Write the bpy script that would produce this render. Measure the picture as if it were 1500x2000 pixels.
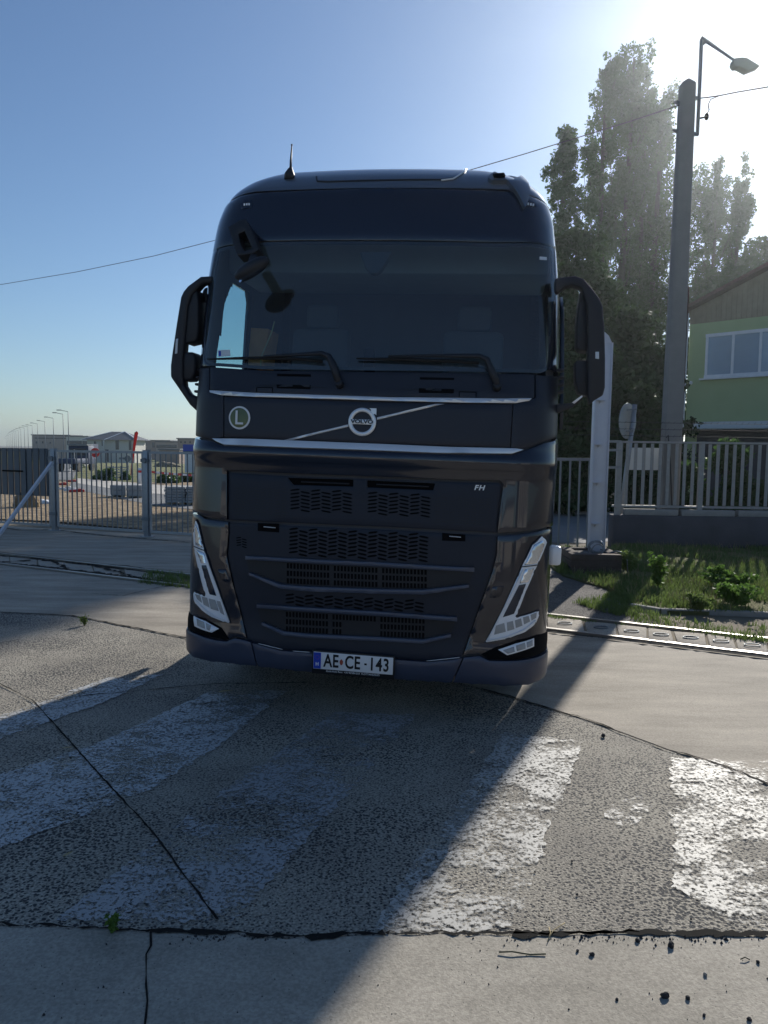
import bpy, bmesh, math, random
import numpy as np
from mathutils import Vector, Matrix, Euler
from mathutils.geometry import delaunay_2d_cdt
R=math.radians; PI=math.pi
scene=bpy.context.scene; C=scene.collection
for o in list(bpy.data.objects): bpy.data.objects.remove(o)
rnd=random.Random(7)

# ------------------------------------------------------------------ camera
cd=bpy.data.cameras.new('camera'); cam=bpy.data.objects.new('camera',cd); C.objects.link(cam)
cd.sensor_fit='VERTICAL'; cd.sensor_height=24; cd.lens=18.0; cd.clip_start=.05; cd.clip_end=6000
CM=Matrix.Rotation(R(90-4.7),3,'X')@Matrix.Rotation(R(.7),3,'Z')
cam.matrix_world=Matrix.Translation((0,0,1.75))@CM.to_4x4()
scene.camera=cam; CP=Vector((0,0,1.75))
# ------------------------------------------------------------------ sky and sun
SUN_AZ,SUN_EL=R(25.0),R(25.5)
w=bpy.data.worlds.new('World'); scene.world=w; w.use_nodes=True
nt=w.node_tree; bg=nt.nodes['Background']; sk=nt.nodes.new('ShaderNodeTexSky'); sk.sky_type='NISHITA'
sk.sun_disc=False; sk.sun_elevation=SUN_EL; sk.sun_rotation=SUN_AZ; sk.dust_density=.38; sk.air_density=1.0; sk.ozone_density=2.8
tn=nt.nodes.new('ShaderNodeMix'); tn.data_type='RGBA'; tn.blend_type='MULTIPLY'; tn.inputs[0].default_value=1; tn.inputs[7].default_value=(.86,.97,1.08,1)
nt.links.new(sk.outputs[0],tn.inputs[6]); nt.links.new(tn.outputs[2],bg.inputs[0]); bg.inputs[1].default_value=.07
sl=bpy.data.lights.new('sun','SUN'); sl.energy=4.3; sl.angle=R(.55); sl.color=(1,.95,.87)
so=bpy.data.objects.new('sun',sl); C.objects.link(so)
sd=Vector((math.sin(SUN_AZ)*math.cos(SUN_EL),math.cos(SUN_AZ)*math.cos(SUN_EL),math.sin(SUN_EL)))
so.rotation_euler=(-sd).to_track_quat('-Z','Y').to_euler(); so.location=(20,40,25)
scene.view_settings.view_transform='Standard'; scene.view_settings.look='None'
scene.view_settings.exposure=.42; scene.view_settings.gamma=1
scene.render.engine='CYCLES'; scene.cycles.max_bounces=8; scene.cycles.volume_bounces=0; scene.cycles.transparent_max_bounces=24

# ------------------------------------------------------------------ measuring helpers (photo pixel -> point in the place)
def ray(px,py): return CM@Vector(((px-750)/1500,(1000-py)/1500,-1))
def terr(x,y):
    if y<18: return 0.0
    f=min(1,max(0,(9-x)/10)); return -.0155*min(y-18,230)*f
def G(px,py,z=0.0):
    d=ray(px,py); t=(z-CP.z)/d.z; return CP+d*t
def GT(px,py):
    d=ray(px,py); t=5.0
    for i in range(40):
        p=CP+d*t; z=terr(p.x,p.y); t2=(z-CP.z)/d.z if d.z<0 else 300
        t=t+.7*(min(max(t2,1),900)-t)
    return CP+d*t
def D(px,py,dist): # point on the pixel's ray at world y = dist
    d=ray(px,py); return CP+d*(dist/d.y)

# ------------------------------------------------------------------ materials
def mat(name,col,rough=.6,metal=0,spec=.5,var=.12,scale=6,bump=0,bscale=60,coat=0,alpha=None,emit=None,trans=0):
    m=bpy.data.materials.new(name); m.use_nodes=True; t=m.node_tree; n=t.nodes; l=t.links
    b=n['Principled BSDF']; b.inputs['Roughness'].default_value=rough; b.inputs['Metallic'].default_value=metal
    b.inputs['Specular IOR Level'].default_value=spec; b.inputs['Coat Weight'].default_value=coat; b.inputs['Coat Roughness'].default_value=.04
    tc=n.new('ShaderNodeTexCoord'); nz=n.new('ShaderNodeTexNoise'); nz.inputs['Scale'].default_value=scale; nz.inputs['Detail'].default_value=6
    l.new(tc.outputs['Object'],nz.inputs['Vector'])
    mx=n.new('ShaderNodeMix'); mx.data_type='RGBA'; l.new(nz.outputs['Fac'],mx.inputs[0])
    mx.inputs[6].default_value=(*[c*(1-var) for c in col],1); mx.inputs[7].default_value=(*[min(1,c*(1+var)) for c in col],1)
    l.new(mx.outputs[2],b.inputs['Base Color'])
    if bump:
        n2=n.new('ShaderNodeTexNoise'); n2.inputs['Scale'].default_value=bscale; n2.inputs['Detail'].default_value=4; l.new(tc.outputs['Object'],n2.inputs['Vector'])
        bp=n.new('ShaderNodeBump'); bp.inputs['Strength'].default_value=bump; bp.inputs['Distance'].default_value=.01
        l.new(n2.outputs['Fac'],bp.inputs['Height']); l.new(bp.outputs[0],b.inputs['Normal'])
    if trans:
        out=n['Material Output']; tr=n.new('ShaderNodeBsdfTranslucent'); l.new(mx.outputs[2],tr.inputs[0]); ms=n.new('ShaderNodeMixShader')
        ms.inputs[0].default_value=trans; l.new(b.outputs[0],ms.inputs[1]); l.new(tr.outputs[0],ms.inputs[2]); l.new(ms.outputs[0],out.inputs[0])
    return m
def glass(name,tint,ior=1.45,rough=.0,film=0,gain=1.6):
    m=bpy.data.materials.new(name); m.use_nodes=True; t=m.node_tree; n=t.nodes; l=t.links; n.remove(n['Principled BSDF'])
    lw=n.new('ShaderNodeLayerWeight'); lw.inputs[0].default_value=.5; pw=n.new('ShaderNodeMath'); pw.operation='POWER'; pw.inputs[1].default_value=5; l.new(lw.outputs['Facing'],pw.inputs[0])
    f=n.new('ShaderNodeMapRange'); r0=((ior-1)/(ior+1))**2; f.inputs[3].default_value=r0*gain; f.inputs[4].default_value=1; l.new(pw.outputs[0],f.inputs[0]); a=n.new('ShaderNodeBsdfTransparent'); a.inputs[0].default_value=(*tint,1)
    g=n.new('ShaderNodeBsdfGlossy'); g.inputs['Roughness'].default_value=rough; ms=n.new('ShaderNodeMixShader')
    nz=n.new('ShaderNodeTexNoise'); nz.inputs['Scale'].default_value=3; mr=n.new('ShaderNodeMapRange'); mr.inputs[3].default_value=.9; mr.inputs[4].default_value=1
    l.new(nz.outputs['Fac'],mr.inputs[0]); l.new(mr.outputs[0],g.inputs[0])
    asrc=a.outputs[0]
    if film:
        df=n.new('ShaderNodeBsdfDiffuse'); df.inputs[0].default_value=(.45,.46,.47,1); m0=n.new('ShaderNodeMixShader'); n3=n.new('ShaderNodeTexNoise'); n3.inputs['Scale'].default_value=2.2; n3.inputs['Detail'].default_value=5; tc=n.new('ShaderNodeTexCoord'); l.new(tc.outputs['Object'],n3.inputs['Vector'])
        fm=n.new('ShaderNodeMapRange'); fm.inputs[3].default_value=film*.5; fm.inputs[4].default_value=film*1.5; l.new(n3.outputs['Fac'],fm.inputs[0]); l.new(fm.outputs[0],m0.inputs[0]); l.new(a.outputs[0],m0.inputs[1]); l.new(df.outputs[0],m0.inputs[2]); asrc=m0.outputs[0]
    l.new(f.outputs[0],ms.inputs[0]); l.new(asrc,ms.inputs[1]); l.new(g.outputs[0],ms.inputs[2]); l.new(ms.outputs[0],n['Material Output'].inputs[0])
    return m
def ramp_mat(name,cols,scale,rough=.85,bump=.3,vor=None,detail=8,bdist=.01,streak=None,fine=0):
    # cols: two base colours mixed by noise; vor=(scale,threshold,colour) pits or pebbles; fine = pebble speckle amount
    m=bpy.data.materials.new(name); m.use_nodes=True; t=m.node_tree; n=t.nodes; l=t.links; b=n['Principled BSDF']; b.inputs['Roughness'].default_value=rough
    b.inputs['Specular IOR Level'].default_value=.35
    tc=n.new('ShaderNodeTexCoord'); src=tc.outputs['Object']
    if streak:
        mp=n.new('ShaderNodeMapping'); mp.inputs['Rotation'].default_value=(0,0,streak[0]); mp.inputs['Scale'].default_value=(streak[1],streak[2],1); l.new(src,mp.inputs[0]); s1=mp.outputs[0]
    else: s1=src
    nz=n.new('ShaderNodeTexNoise'); nz.inputs['Scale'].default_value=scale; nz.inputs['Detail'].default_value=detail; nz.inputs['Roughness'].default_value=.62; l.new(s1,nz.inputs['Vector'])
    cr=n.new('ShaderNodeMapRange'); cr.inputs[1].default_value=.32; cr.inputs[2].default_value=.68; l.new(nz.outputs['Fac'],cr.inputs[0])
    mx=n.new('ShaderNodeMix'); mx.data_type='RGBA'; l.new(cr.outputs[0],mx.inputs[0]); mx.inputs[6].default_value=(*cols[0],1); mx.inputs[7].default_value=(*cols[1],1)
    col=mx.outputs[2]
    hn=n.new('ShaderNodeTexNoise'); hn.inputs['Scale'].default_value=140; hn.inputs['Detail'].default_value=3; l.new(src,hn.inputs['Vector'])
    h=hn.outputs['Fac']
    if fine:
        fn=n.new('ShaderNodeTexNoise'); fn.inputs['Scale'].default_value=90; fn.inputs['Detail'].default_value=2; l.new(src,fn.inputs['Vector'])
        fr=n.new('ShaderNodeMapRange'); fr.inputs[1].default_value=.35; fr.inputs[2].default_value=.65; fr.inputs[3].default_value=1-fine; fr.inputs[4].default_value=1+fine; l.new(fn.outputs['Fac'],fr.inputs[0])
        mu=n.new('ShaderNodeMix'); mu.data_type='RGBA'; mu.blend_type='MULTIPLY'; mu.inputs[0].default_value=1; l.new(col,mu.inputs[6]); l.new(fr.outputs[0],mu.inputs[7]); col=mu.outputs[2]
    if vor:
        # warped cells give irregular pits; their density varies over metres
        wn=n.new('ShaderNodeTexNoise'); wn.inputs['Scale'].default_value=vor[0]*.9; l.new(src,wn.inputs['Vector'])
        wm=n.new('ShaderNodeVectorMath'); wm.operation='SCALE'; wm.inputs['Scale'].default_value=.9/vor[0]; l.new(wn.outputs['Color'],wm.inputs[0])
        wa=n.new('ShaderNodeVectorMath'); wa.operation='ADD'; l.new(src,wa.inputs[0]); l.new(wm.outputs[0],wa.inputs[1])
        v=n.new('ShaderNodeTexVoronoi'); v.inputs['Scale'].default_value=vor[0]; l.new(wa.outputs[0],v.inputs['Vector'])
        dn=n.new('ShaderNodeTexNoise'); dn.inputs['Scale'].default_value=1.1; dn.inputs['Detail'].default_value=4; l.new(src,dn.inputs['Vector'])
        th=n.new('ShaderNodeMapRange'); th.inputs[1].default_value=.35; th.inputs[2].default_value=.65; th.inputs[3].default_value=vor[1]*.55; th.inputs[4].default_value=vor[1]*1.15; l.new(dn.outputs['Fac'],th.inputs[0])
        sb=n.new('ShaderNodeMath'); sb.operation='SUBTRACT'; l.new(v.outputs['Distance'],sb.inputs[0]); l.new(th.outputs[0],sb.inputs[1])
        vr=n.new('ShaderNodeMapRange'); vr.inputs[1].default_value=-.06; vr.inputs[2].default_value=.06; l.new(sb.outputs[0],vr.inputs[0])
        m2=n.new('ShaderNodeMix'); m2.data_type='RGBA'; l.new(vr.outputs[0],m2.inputs[0]); m2.inputs[6].default_value=(*vor[2],1); l.new(col,m2.inputs[7]); col=m2.outputs[2]
        ad=n.new('ShaderNodeMath'); ad.operation='MULTIPLY_ADD'; l.new(vr.outputs[0],ad.inputs[0]); ad.inputs[1].default_value=1.2; l.new(h,ad.inputs[2]); h=ad.outputs[0]
    l.new(col,b.inputs['Base Color'])
    bp=n.new('ShaderNodeBump'); bp.inputs['Strength'].default_value=bump; bp.inputs['Distance'].default_value=bdist; l.new(h,bp.inputs['Height']); l.new(bp.outputs[0],b.inputs['Normal'])
    return m
def paint_mat(name,col,cover,scale=9,streak=(.25,1,1.6)):
    m=bpy.data.materials.new(name); m.use_nodes=True; t=m.node_tree; n=t.nodes; l=t.links; b=n['Principled BSDF']; b.inputs['Roughness'].default_value=.6
    tc=n.new('ShaderNodeTexCoord'); mp=n.new('ShaderNodeMapping'); mp.inputs['Rotation'].default_value=(0,0,streak[0]); mp.inputs['Scale'].default_value=(streak[1],streak[2],1); l.new(tc.outputs['Object'],mp.inputs[0])
    a=n.new('ShaderNodeTexNoise'); a.inputs['Scale'].default_value=scale; a.inputs['Detail'].default_value=12; a.inputs['Roughness'].default_value=.72; l.new(mp.outputs[0],a.inputs['Vector'])
    c=n.new('ShaderNodeTexNoise'); c.inputs['Scale'].default_value=1.3; c.inputs['Detail'].default_value=3; l.new(tc.outputs['Object'],c.inputs['Vector'])
    s=n.new('ShaderNodeMath'); s.operation='MULTIPLY_ADD'; l.new(c.outputs['Fac'],s.inputs[0]); s.inputs[1].default_value=.85; l.new(a.outputs['Fac'],s.inputs[2]); fz=n.new('ShaderNodeTexNoise'); fz.inputs['Scale'].default_value=48; fz.inputs['Detail'].default_value=4; l.new(tc.outputs['Object'],fz.inputs['Vector']); s2=n.new('ShaderNodeMath'); s2.operation='MULTIPLY_ADD'; l.new(fz.outputs['Fac'],s2.inputs[0]); s2.inputs[1].default_value=.5; l.new(s.outputs[0],s2.inputs[2])
    r=n.new('ShaderNodeMapRange'); r.inputs[1].default_value=1.11+(.5-cover)*.8; r.inputs[2].default_value=1.24+(.5-cover)*.8; r.inputs[4].default_value=.9; l.new(s2.outputs[0],r.inputs[0])
    # small pits let the stone through everywhere
    v=n.new('ShaderNodeTexNoise'); v.inputs['Scale'].default_value=70; v.inputs['Detail'].default_value=2; l.new(tc.outputs['Object'],v.inputs['Vector'])
    vr=n.new('ShaderNodeMapRange'); vr.inputs[1].default_value=.36; vr.inputs[2].default_value=.50; l.new(v.outputs['Fac'],vr.inputs[0])
    mm=n.new('ShaderNodeMath'); mm.operation='MULTIPLY'; l.new(r.outputs[0],mm.inputs[0]); l.new(vr.outputs[0],mm.inputs[1]); l.new(mm.outputs[0],b.inputs['Alpha'])
    mx=n.new('ShaderNodeMix'); mx.data_type='RGBA'; l.new(a.outputs['Fac'],mx.inputs[0]); mx.inputs[6].default_value=(*[q*.75 for q in col],1); mx.inputs[7].default_value=(*col,1); l.new(mx.outputs[2],b.inputs['Base Color'])
    return m
M={}
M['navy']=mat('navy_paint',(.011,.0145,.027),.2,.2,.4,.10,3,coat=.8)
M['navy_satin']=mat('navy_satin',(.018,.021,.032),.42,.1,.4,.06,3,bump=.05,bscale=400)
M['roof_sunlit']=mat('roof_sunlit_paint',(.13,.155,.19),.28,.5,.5,.05,3,coat=.8)  # lighter than the cab navy: sunlit sheen put into the roof colour
M['black']=mat('black_plastic',(.016,.018,.024),.5,0,.4,.15,8,bump=.12,bscale=500)
M['grille']=mat('grille_plastic',(.014,.019,.032),.45,0,.3,.12,8,bump=.1,bscale=600)
M['bar']=mat('grille_bar',(.042,.052,.085),.35,.1,.5,.08,8)
M['lip']=mat('grille_lip',(.065,.076,.11),.35,.1,.5,.08,8)
M['void']=mat('dark_gap',(.003,.003,.004),.8,0,.1,.1,5)
M['silver']=mat('satin_silver',(.72,.72,.72),.36,.55,.5,.05,5)
M['chrome']=mat('headlight_reflector',(.75,.78,.82),.18,.85,.5,.12,30)
M['lens']=glass('clear_lens',(.9,.93,.96),1.5)
M['lampwhite']=mat('light_guide',(.80,.82,.85),.3,.1,.5,.05,20)
M['rubber']=mat('rubber',(.015,.015,.016),.75,0,.3,.2,20,bump=.2,bscale=80)
M['inner']=mat('cab_trim',(.09,.09,.10),.8,0,.3,.1,10,bump=.1)
M['inner_light']=mat('cab_headlining',(.28,.28,.30),.9,0,.2,.1,10)
M['windglass']=glass('windscreen_glass',(.50,.66,.71),1.42,0,.042,2.2)
M['sideglass']=glass('side_glass',(.70,.88,.86),1.4)
M['mirror']=mat('mirror_glass',(.8,.82,.85),.03,1,.5,.02,2)
M['plate_white']=mat('plate_white',(.72,.72,.72),.4,0,.5,.04,40)
M['plate_blue']=mat('plate_blue',(.01,.05,.42),.4,0,.5,.06,40)
M['ink']=mat('plate_ink',(.008,.008,.01),.45,0,.4,.05,40)
M['crest']=mat('crest_red',(.35,.07,.04),.5,0,.4,.3,200)
M['badge_green']=mat('badge_green',(.10,.12,.055),.3,.3,.5,.35,12)
M['sticker']=mat('sticker_white',(.6,.66,.7),.5,0,.4,.1,60)
M['orange_brown']=mat('orange_brown',(.80,.34,.12),.85,0,.3,.15,12)
M['cable_yellow']=mat('cable_yellow',(.55,.45,.18),.6)
M['galv']=mat('galvanised_steel',(.32,.34,.36),.45,.5,.5,.18,14,bump=.1,bscale=80)
M['galv_dark']=mat('weathered_galvanised_steel',(.17,.19,.21),.5,.4,.5,.2,14)
M['sheet']=mat('sheet_cladding',(.11,.13,.15),.5,.2,.4,.12,5)
M['white_steel']=mat('white_painted_steel',(.60,.61,.66),.5,0,.4,.08,9,bump=.15,bscale=40)
M['fence_cream']=mat('cream_painted_steel',(.33,.32,.30),.55,0,.4,.18,18,bump=.15,bscale=70)
M['pole']=mat('pole_concrete',(.23,.22,.21),.85,0,.3,.14,5,bump=.4,bscale=50)
M['brown_steel']=mat('rusty_brown_steel',(.10,.06,.045),.7,.1,.3,.35,8)
M['brick']=mat('old_brickwork',(.10,.08,.07),.9,0,.2,.4,9,bump=.8,bscale=26)
M['wall_dark']=mat('dark_plinth_render',(.085,.085,.095),.9,0,.2,.3,3,bump=.5,bscale=30)
M['coping']=mat('coping_concrete',(.30,.29,.27),.9,0,.2,.2,8,bump=.4,bscale=50)
M['green_wall']=mat('green_render',(.40,.48,.25),.85,0,.3,.07,2,bump=.2,bscale=60)
M['timber']=mat('brown_boarding',(.30,.25,.17),.8,0,.3,.25,4,bump=.2)
M['frame_white']=mat('window_frame_white',(.75,.76,.78),.4)
M['winblue']=mat('window_blind_glass',(.34,.44,.55),.2,.1,.6,.08,3,coat=.5)
M['white_band']=mat('white_sheet_canopy',(.6,.62,.62),.6,0,.4,.12,3)
M['roof_tile']=mat('roof_tiles',(.09,.10,.12),.7,0,.3,.15,20)
M['render_white']=mat('white_render',(.55,.54,.50),.85,0,.3,.08,4)
M['render_pink']=mat('pinkish_render',(.36,.29,.26),.85,0,.3,.10,2)
M['render_brown']=mat('brown_render',(.26,.20,.17),.85,0,.3,.12,2)
M['darkwin']=mat('dark_window',(.02,.03,.05),.12,.2,.6,.1,3)
M['red']=mat('red_plastic',(.55,.03,.025),.5,0,.4,.1,8)
M['flagred']=mat('red_flag_fabric',(.62,.04,.03),.8,0,.3,.15,4,trans=.35)
M['white']=mat('white_plastic',(.75,.75,.75),.5,0,.4,.06,8)
M['navytarp']=mat('navy_tarpaulin',(.03,.05,.11),.6,0,.4,.15,2)
M['concrete_slab']=mat('precast_concrete',(.36,.36,.35),.85,0,.3,.15,6,bump=.3)
M['signback']=mat('sign_back_grey',(.30,.32,.33),.45,.4,.5,.1,6)
M['bark']=mat('poplar_bark',(.06,.068,.045),.95,0,.2,.3,8,bump=.8,bscale=20)
M['leaf']=mat('poplar_leaf',(.048,.098,.026),.5,0,.4,.5,.5,trans=.5)
M['leaf2']=mat('ivy_leaf',(.038,.07,.022),.6,0,.3,.5,1.5,trans=.25)
M['weed']=mat('weed_leaf',(.11,.20,.04),.6,0,.3,.35,9,trans=.45)
M['grass']=mat('grass_blade',(.15,.21,.06),.65,0,.3,.6,2.5,trans=.4)
M['dry']=mat('dry_stem',(.38,.30,.16),.8,0,.3,.3,9)
M['wire']=mat('cable_black',(.03,.03,.035),.6)
M['stone']=mat('dark_stone',(.035,.036,.04),.85,0,.3,.35,30,bump=.5,bscale=90)
M['lampglass']=mat('lamp_bowl',(.55,.57,.52),.35,0,.5,.05,8,trans=.4)

# ------------------------------------------------------------------ mesh helpers
def tag(o,label=None,cat=None,group=None,kind=None):
    if label: o['label']=label
    if cat: o['category']=cat
    if group: o['group']=group
    if kind: o['kind']=kind
    return o
def empty(name,loc=(0,0,0),rz=0,label=None,cat=None,group=None):
    o=bpy.data.objects.new(name,None); C.objects.link(o); o.location=loc; o.rotation_euler=(0,0,rz); o.empty_display_size=.2
    return tag(o,label,cat,group)
class MB:
    def __init__(s): s.bm=bmesh.new()
    def face(s,pts):
        return s.bm.faces.new([s.bm.verts.new(p) for p in pts])
    def box(s,c,d,rot=None):
        mtx=Matrix.Translation(c)@(rot.to_4x4() if rot else Matrix())@Matrix.Diagonal((*d,1))
        bmesh.ops.create_cube(s.bm,size=1,matrix=mtx); return s
    def bbox(s,a,b):
        return s.box([(a[i]+b[i])/2 for i in range(3)],[abs(b[i]-a[i]) for i in range(3)])
    def bar(s,a,b,wd,ht=None,up=(0,0,1)):
        a=Vector(a); b=Vector(b); d=(b-a); L=d.length; d.normalize(); ht=ht or wd
        u=Vector(up); 
        if abs(d.dot(u))>.98: u=Vector((0,1,0))
        x=d.cross(u).normalized(); z=x.cross(d).normalized()
        rot=Matrix((x,d,z)).transposed()
        return s.box((a+b)/2,(wd,L,ht),rot)
    def tube(s,pts,r,n=8,caps=True):
        pts=[Vector(p) for p in pts]; rs=r if isinstance(r,(list,tuple)) else [r]*len(pts); rings=[]
        prev=None
        for i,p in enumerate(pts):
            d=(pts[min(i+1,len(pts)-1)]-pts[max(i-1,0)]).normalized()
            if prev is None:
                u=Vector((0,0,1)) if abs(d.z)<.9 else Vector((1,0,0)); x=d.cross(u).normalized()
            else: x=(prev-d*prev.dot(d)).normalized()
            prev=x; y=d.cross(x)
            rings.append([s.bm.verts.new(p+(x*math.cos(a)+y*math.sin(a))*rs[i]) for a in [2*PI*k/n for k in range(n)]])
        for a,b in zip(rings,rings[1:]):
            for k in range(n):
                f=s.bm.faces.new((a[k],a[(k+1)%n],b[(k+1)%n],b[k])); f.smooth=True
        if caps: s.bm.faces.new(rings[0][::-1]); s.bm.faces.new(rings[-1])
        return s
    def prism(s,pts,vec):
        pts=[Vector(p) for p in pts]; vec=Vector(vec); a=[s.bm.verts.new(p) for p in pts]; b=[s.bm.verts.new(p+vec) for p in pts]; n=len(a)
        s.bm.faces.new(a[::-1]); s.bm.faces.new(b)
        for i in range(n): s.bm.faces.new((a[i],a[(i+1)%n],b[(i+1)%n],b[i]))
        return s
    def ball(s,c,r,seg=12,sc=(1,1,1)):
        bmesh.ops.create_uvsphere(s.bm,u_segments=seg,v_segments=seg//2+2,radius=r,matrix=Matrix.Translation(c)@Matrix.Diagonal((*sc,1))); return s
    def disc(s,c,axis,r,th,n=28):
        c=Vector(c); a=Vector(axis).normalized(); return s.tube([c-a*th/2,c+a*th/2],r,n)
    def build(s,name,m,parent=None,bevel=0,smooth=False,seg=2):
        if bevel:
            bmesh.ops.remove_doubles(s.bm,verts=s.bm.verts,dist=1e-5)
            es=[e for e in s.bm.edges if len(e.link_faces)==2 and e.calc_face_angle(0)>.6]
            bmesh.ops.bevel(s.bm,geom=es,offset=bevel,segments=seg,affect='EDGES',profile=.5,clamp_overlap=True)
        bmesh.ops.recalc_face_normals(s.bm,faces=s.bm.faces)
        me=bpy.data.meshes.new(name); s.bm.to_mesh(me); s.bm.free(); me.materials.append(m)
        if smooth or bevel:
            for p in me.polygons: p.use_smooth=True
            if bevel or smooth=='auto':
                try: me.set_sharp_from_angle(angle=R(38))
                except Exception: pass
        o=bpy.data.objects.new(name,me); C.objects.link(o); o.parent=parent
        return o
def copy_tree(o,parent=None):
    c=o.copy(); C.objects.link(c); c.parent=parent
    for ch in list(o.children): copy_tree(ch,c)
    return c
def mesh_np(name,V,F,m,parent=None,smooth=False):
    me=bpy.data.meshes.new(name); me.from_pydata(V,[],F); me.materials.append(m)
    if smooth:
        for p in me.polygons: p.use_smooth=True
    o=bpy.data.objects.new(name,me); C.objects.link(o); o.parent=parent; return o
def pin(p,poly):
    x,y=p; c=False; n=len(poly); j=n-1
    for i in range(n):
        xi,yi=poly[i]; xj,yj=poly[j]
        if (yi>y)!=(yj>y) and x<(xj-xi)*(y-yi)/(yj-yi)+xi: c=not c
        j=i
    return c
def jitter_poly(pts,step,amp,seed=1,closed=True):
    r=random.Random(seed); out=[]; n=len(pts)
    for i in range(n if closed else n-1):
        a=Vector(pts[i]); b=Vector(pts[(i+1)%n]); L=(b-a).length; k=max(1,int(L/step))
        for j in range(k):
            t=j/k; p=a.lerp(b,t); 
            if j or not closed: p=p+Vector((r.uniform(-amp,amp),r.uniform(-amp,amp),0))
            out.append(p)
    if not closed: out.append(Vector(pts[-1]))
    return out
def sheet(name,pts,z,m,thick=0,step=0,amp=0,seed=1,parent=None,kind='structure'):
    pts=[Vector((p[0],p[1],0)) for p in pts]
    if step: pts=jitter_poly(pts,step,amp,seed)
    vs=[Vector((p.x,p.y)) for p in pts]; n=len(vs)
    r=delaunay_2d_cdt(vs,[(i,(i+1)%n) for i in range(n)],[],0,1e-6,False)
    mb=MB(); bv=[mb.bm.verts.new((v.x,v.y,z)) for v in r[0]]
    pl=[(v.x,v.y) for v in vs]
    for f in r[2]:
        q=[r[0][k] for k in f]
        if not pin((sum(v.x for v in q)/3,sum(v.y for v in q)/3),pl): continue
        try: mb.bm.faces.new([bv[i] for i in f])
        except ValueError: pass
    if thick:
        be=[e for e in mb.bm.edges if len(e.link_faces)==1]; low={}
        for e in be:
            for v in e.verts:
                if v not in low: low[v]=mb.bm.verts.new((v.co.x,v.co.y,z-thick))
        for e in be: mb.bm.faces.new((e.verts[0],e.verts[1],low[e.verts[1]],low[e.verts[0]]))
    for f in mb.bm.faces:
        if f.normal.z<0 and abs(f.normal.z)>.5: f.normal_flip()
    o=mb.build(name,m,parent)
    if kind and not parent: o['kind']=kind
    return o
def ribbon(name,pts,wd,z,m,step=.06,amp=.012,seed=3,wvar=.6,parent=None,kind='structure'):
    r=random.Random(seed); P=jitter_poly([Vector((p[0],p[1],0)) for p in pts],step,amp,seed,closed=False); mb=MB(); L=[];Rr=[]
    for i,p in enumerate(P):
        d=(P[min(i+1,len(P)-1)]-P[max(0,i-1)]).normalized(); nrm=Vector((-d.y,d.x,0)); ww=wd*(1-wvar+2*wvar*r.random())/2
        L.append(mb.bm.verts.new((p.x+nrm.x*ww,p.y+nrm.y*ww,z))); Rr.append(mb.bm.verts.new((p.x-nrm.x*ww,p.y-nrm.y*ww,z)))
    for i in range(len(P)-1): mb.bm.faces.new((L[i],Rr[i],Rr[i+1],L[i+1]))
    o=mb.build(name,m,parent)
    if kind and not parent: o['kind']=kind
    return o
def text_geo(s,size=1,offset=0,shear=0,sx=1,spacing=1):
    cu=bpy.data.curves.new('t','FONT'); cu.body=s; cu.size=size; cu.offset=offset; cu.shear=shear; cu.align_x='CENTER'; cu.align_y='CENTER'; cu.space_character=spacing; cu.resolution_u=4
    ob=bpy.data.objects.new('t',cu); C.objects.link(ob); bpy.context.view_layer.update(); dg=bpy.context.evaluated_depsgraph_get()
    me=bpy.data.meshes.new_from_object(ob.evaluated_get(dg)); V=[(v.co.x*sx,v.co.y) for v in me.vertices]; F=[tuple(p.vertices) for p in me.polygons]
    bpy.data.objects.remove(ob); bpy.data.curves.remove(cu); bpy.data.meshes.remove(me); return V,F

# ================================================================== GROUND
M['earth']=ramp_mat('earth',((.12,.10,.075),(.22,.18,.12)),.5,.95,.5)
M['agg']=ramp_mat('worn_aggregate_concrete',((.21,.19,.16),(.39,.355,.29)),.9,.85,.7,vor=(60,.42,(.045,.046,.05)),fine=.42)
M['conc']=ramp_mat('smooth_concrete',((.27,.245,.20),(.43,.39,.325)),1.3,.85,.2,vor=(38,.10,(.14,.13,.11)),streak=(.5,1,1.6),fine=.16)
M['brushed']=ramp_mat('brushed_concrete',((.23,.20,.16),(.42,.37,.30)),1.2,.85,.3,streak=(-.45,.8,3.2),fine=.14)
M['crack']=mat('crack_dirt',(.018,.017,.016),.95,0,.1,.4,20)
M['straw']=ramp_mat('straw_covered_soil',((.17,.11,.06),(.52,.40,.25)),3.0,.95,.8,bdist=.05,fine=.3)
M['road']=ramp_mat('grey_road',((.13,.135,.14),(.19,.19,.19)),.5,.85,.3)
M['pale']=ramp_mat('pale_concrete_path',((.40,.37,.33),(.52,.49,.44)),.8,.85,.2)
M['meadow']=ramp_mat('rough_meadow',((.10,.13,.04),(.26,.24,.10)),.35,.95,.8,bdist=.1)
M['gravel']=ramp_mat('gravel',((.13,.12,.11),(.24,.22,.20)),1.4,.9,1.0,vor=(34,.33,(.05,.05,.05)),bdist=.03,fine=.3)
M['slab']=ramp_mat('track_slab_concrete',((.26,.23,.19),(.44,.39,.32)),2,.9,.5,vor=(30,.12,(.10,.09,.08)),fine=.2)

def ground():
    xs=[-1500,-600,-250,-120,-60,-30,-15,-6,-1,2,4,6,9,14,30,80,250,800,1500]; ys=[-600,-200,-60,-20,0,10,17.9,18,24,32,45,65,90,130,180,248,400,800,2500]
    V=[(x,y,terr(x,y)-.012) for y in ys for x in xs]; n=len(xs); F=[(j*n+i,j*n+i+1,(j+1)*n+i+1,(j+1)*n+i) for j in range(len(ys)-1) for i in range(n-1)]
    o=mesh_np('ground',V,F,M['earth']); o['kind']='structure'
ground()
def px(l): return [G(*p) for p in l]
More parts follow.
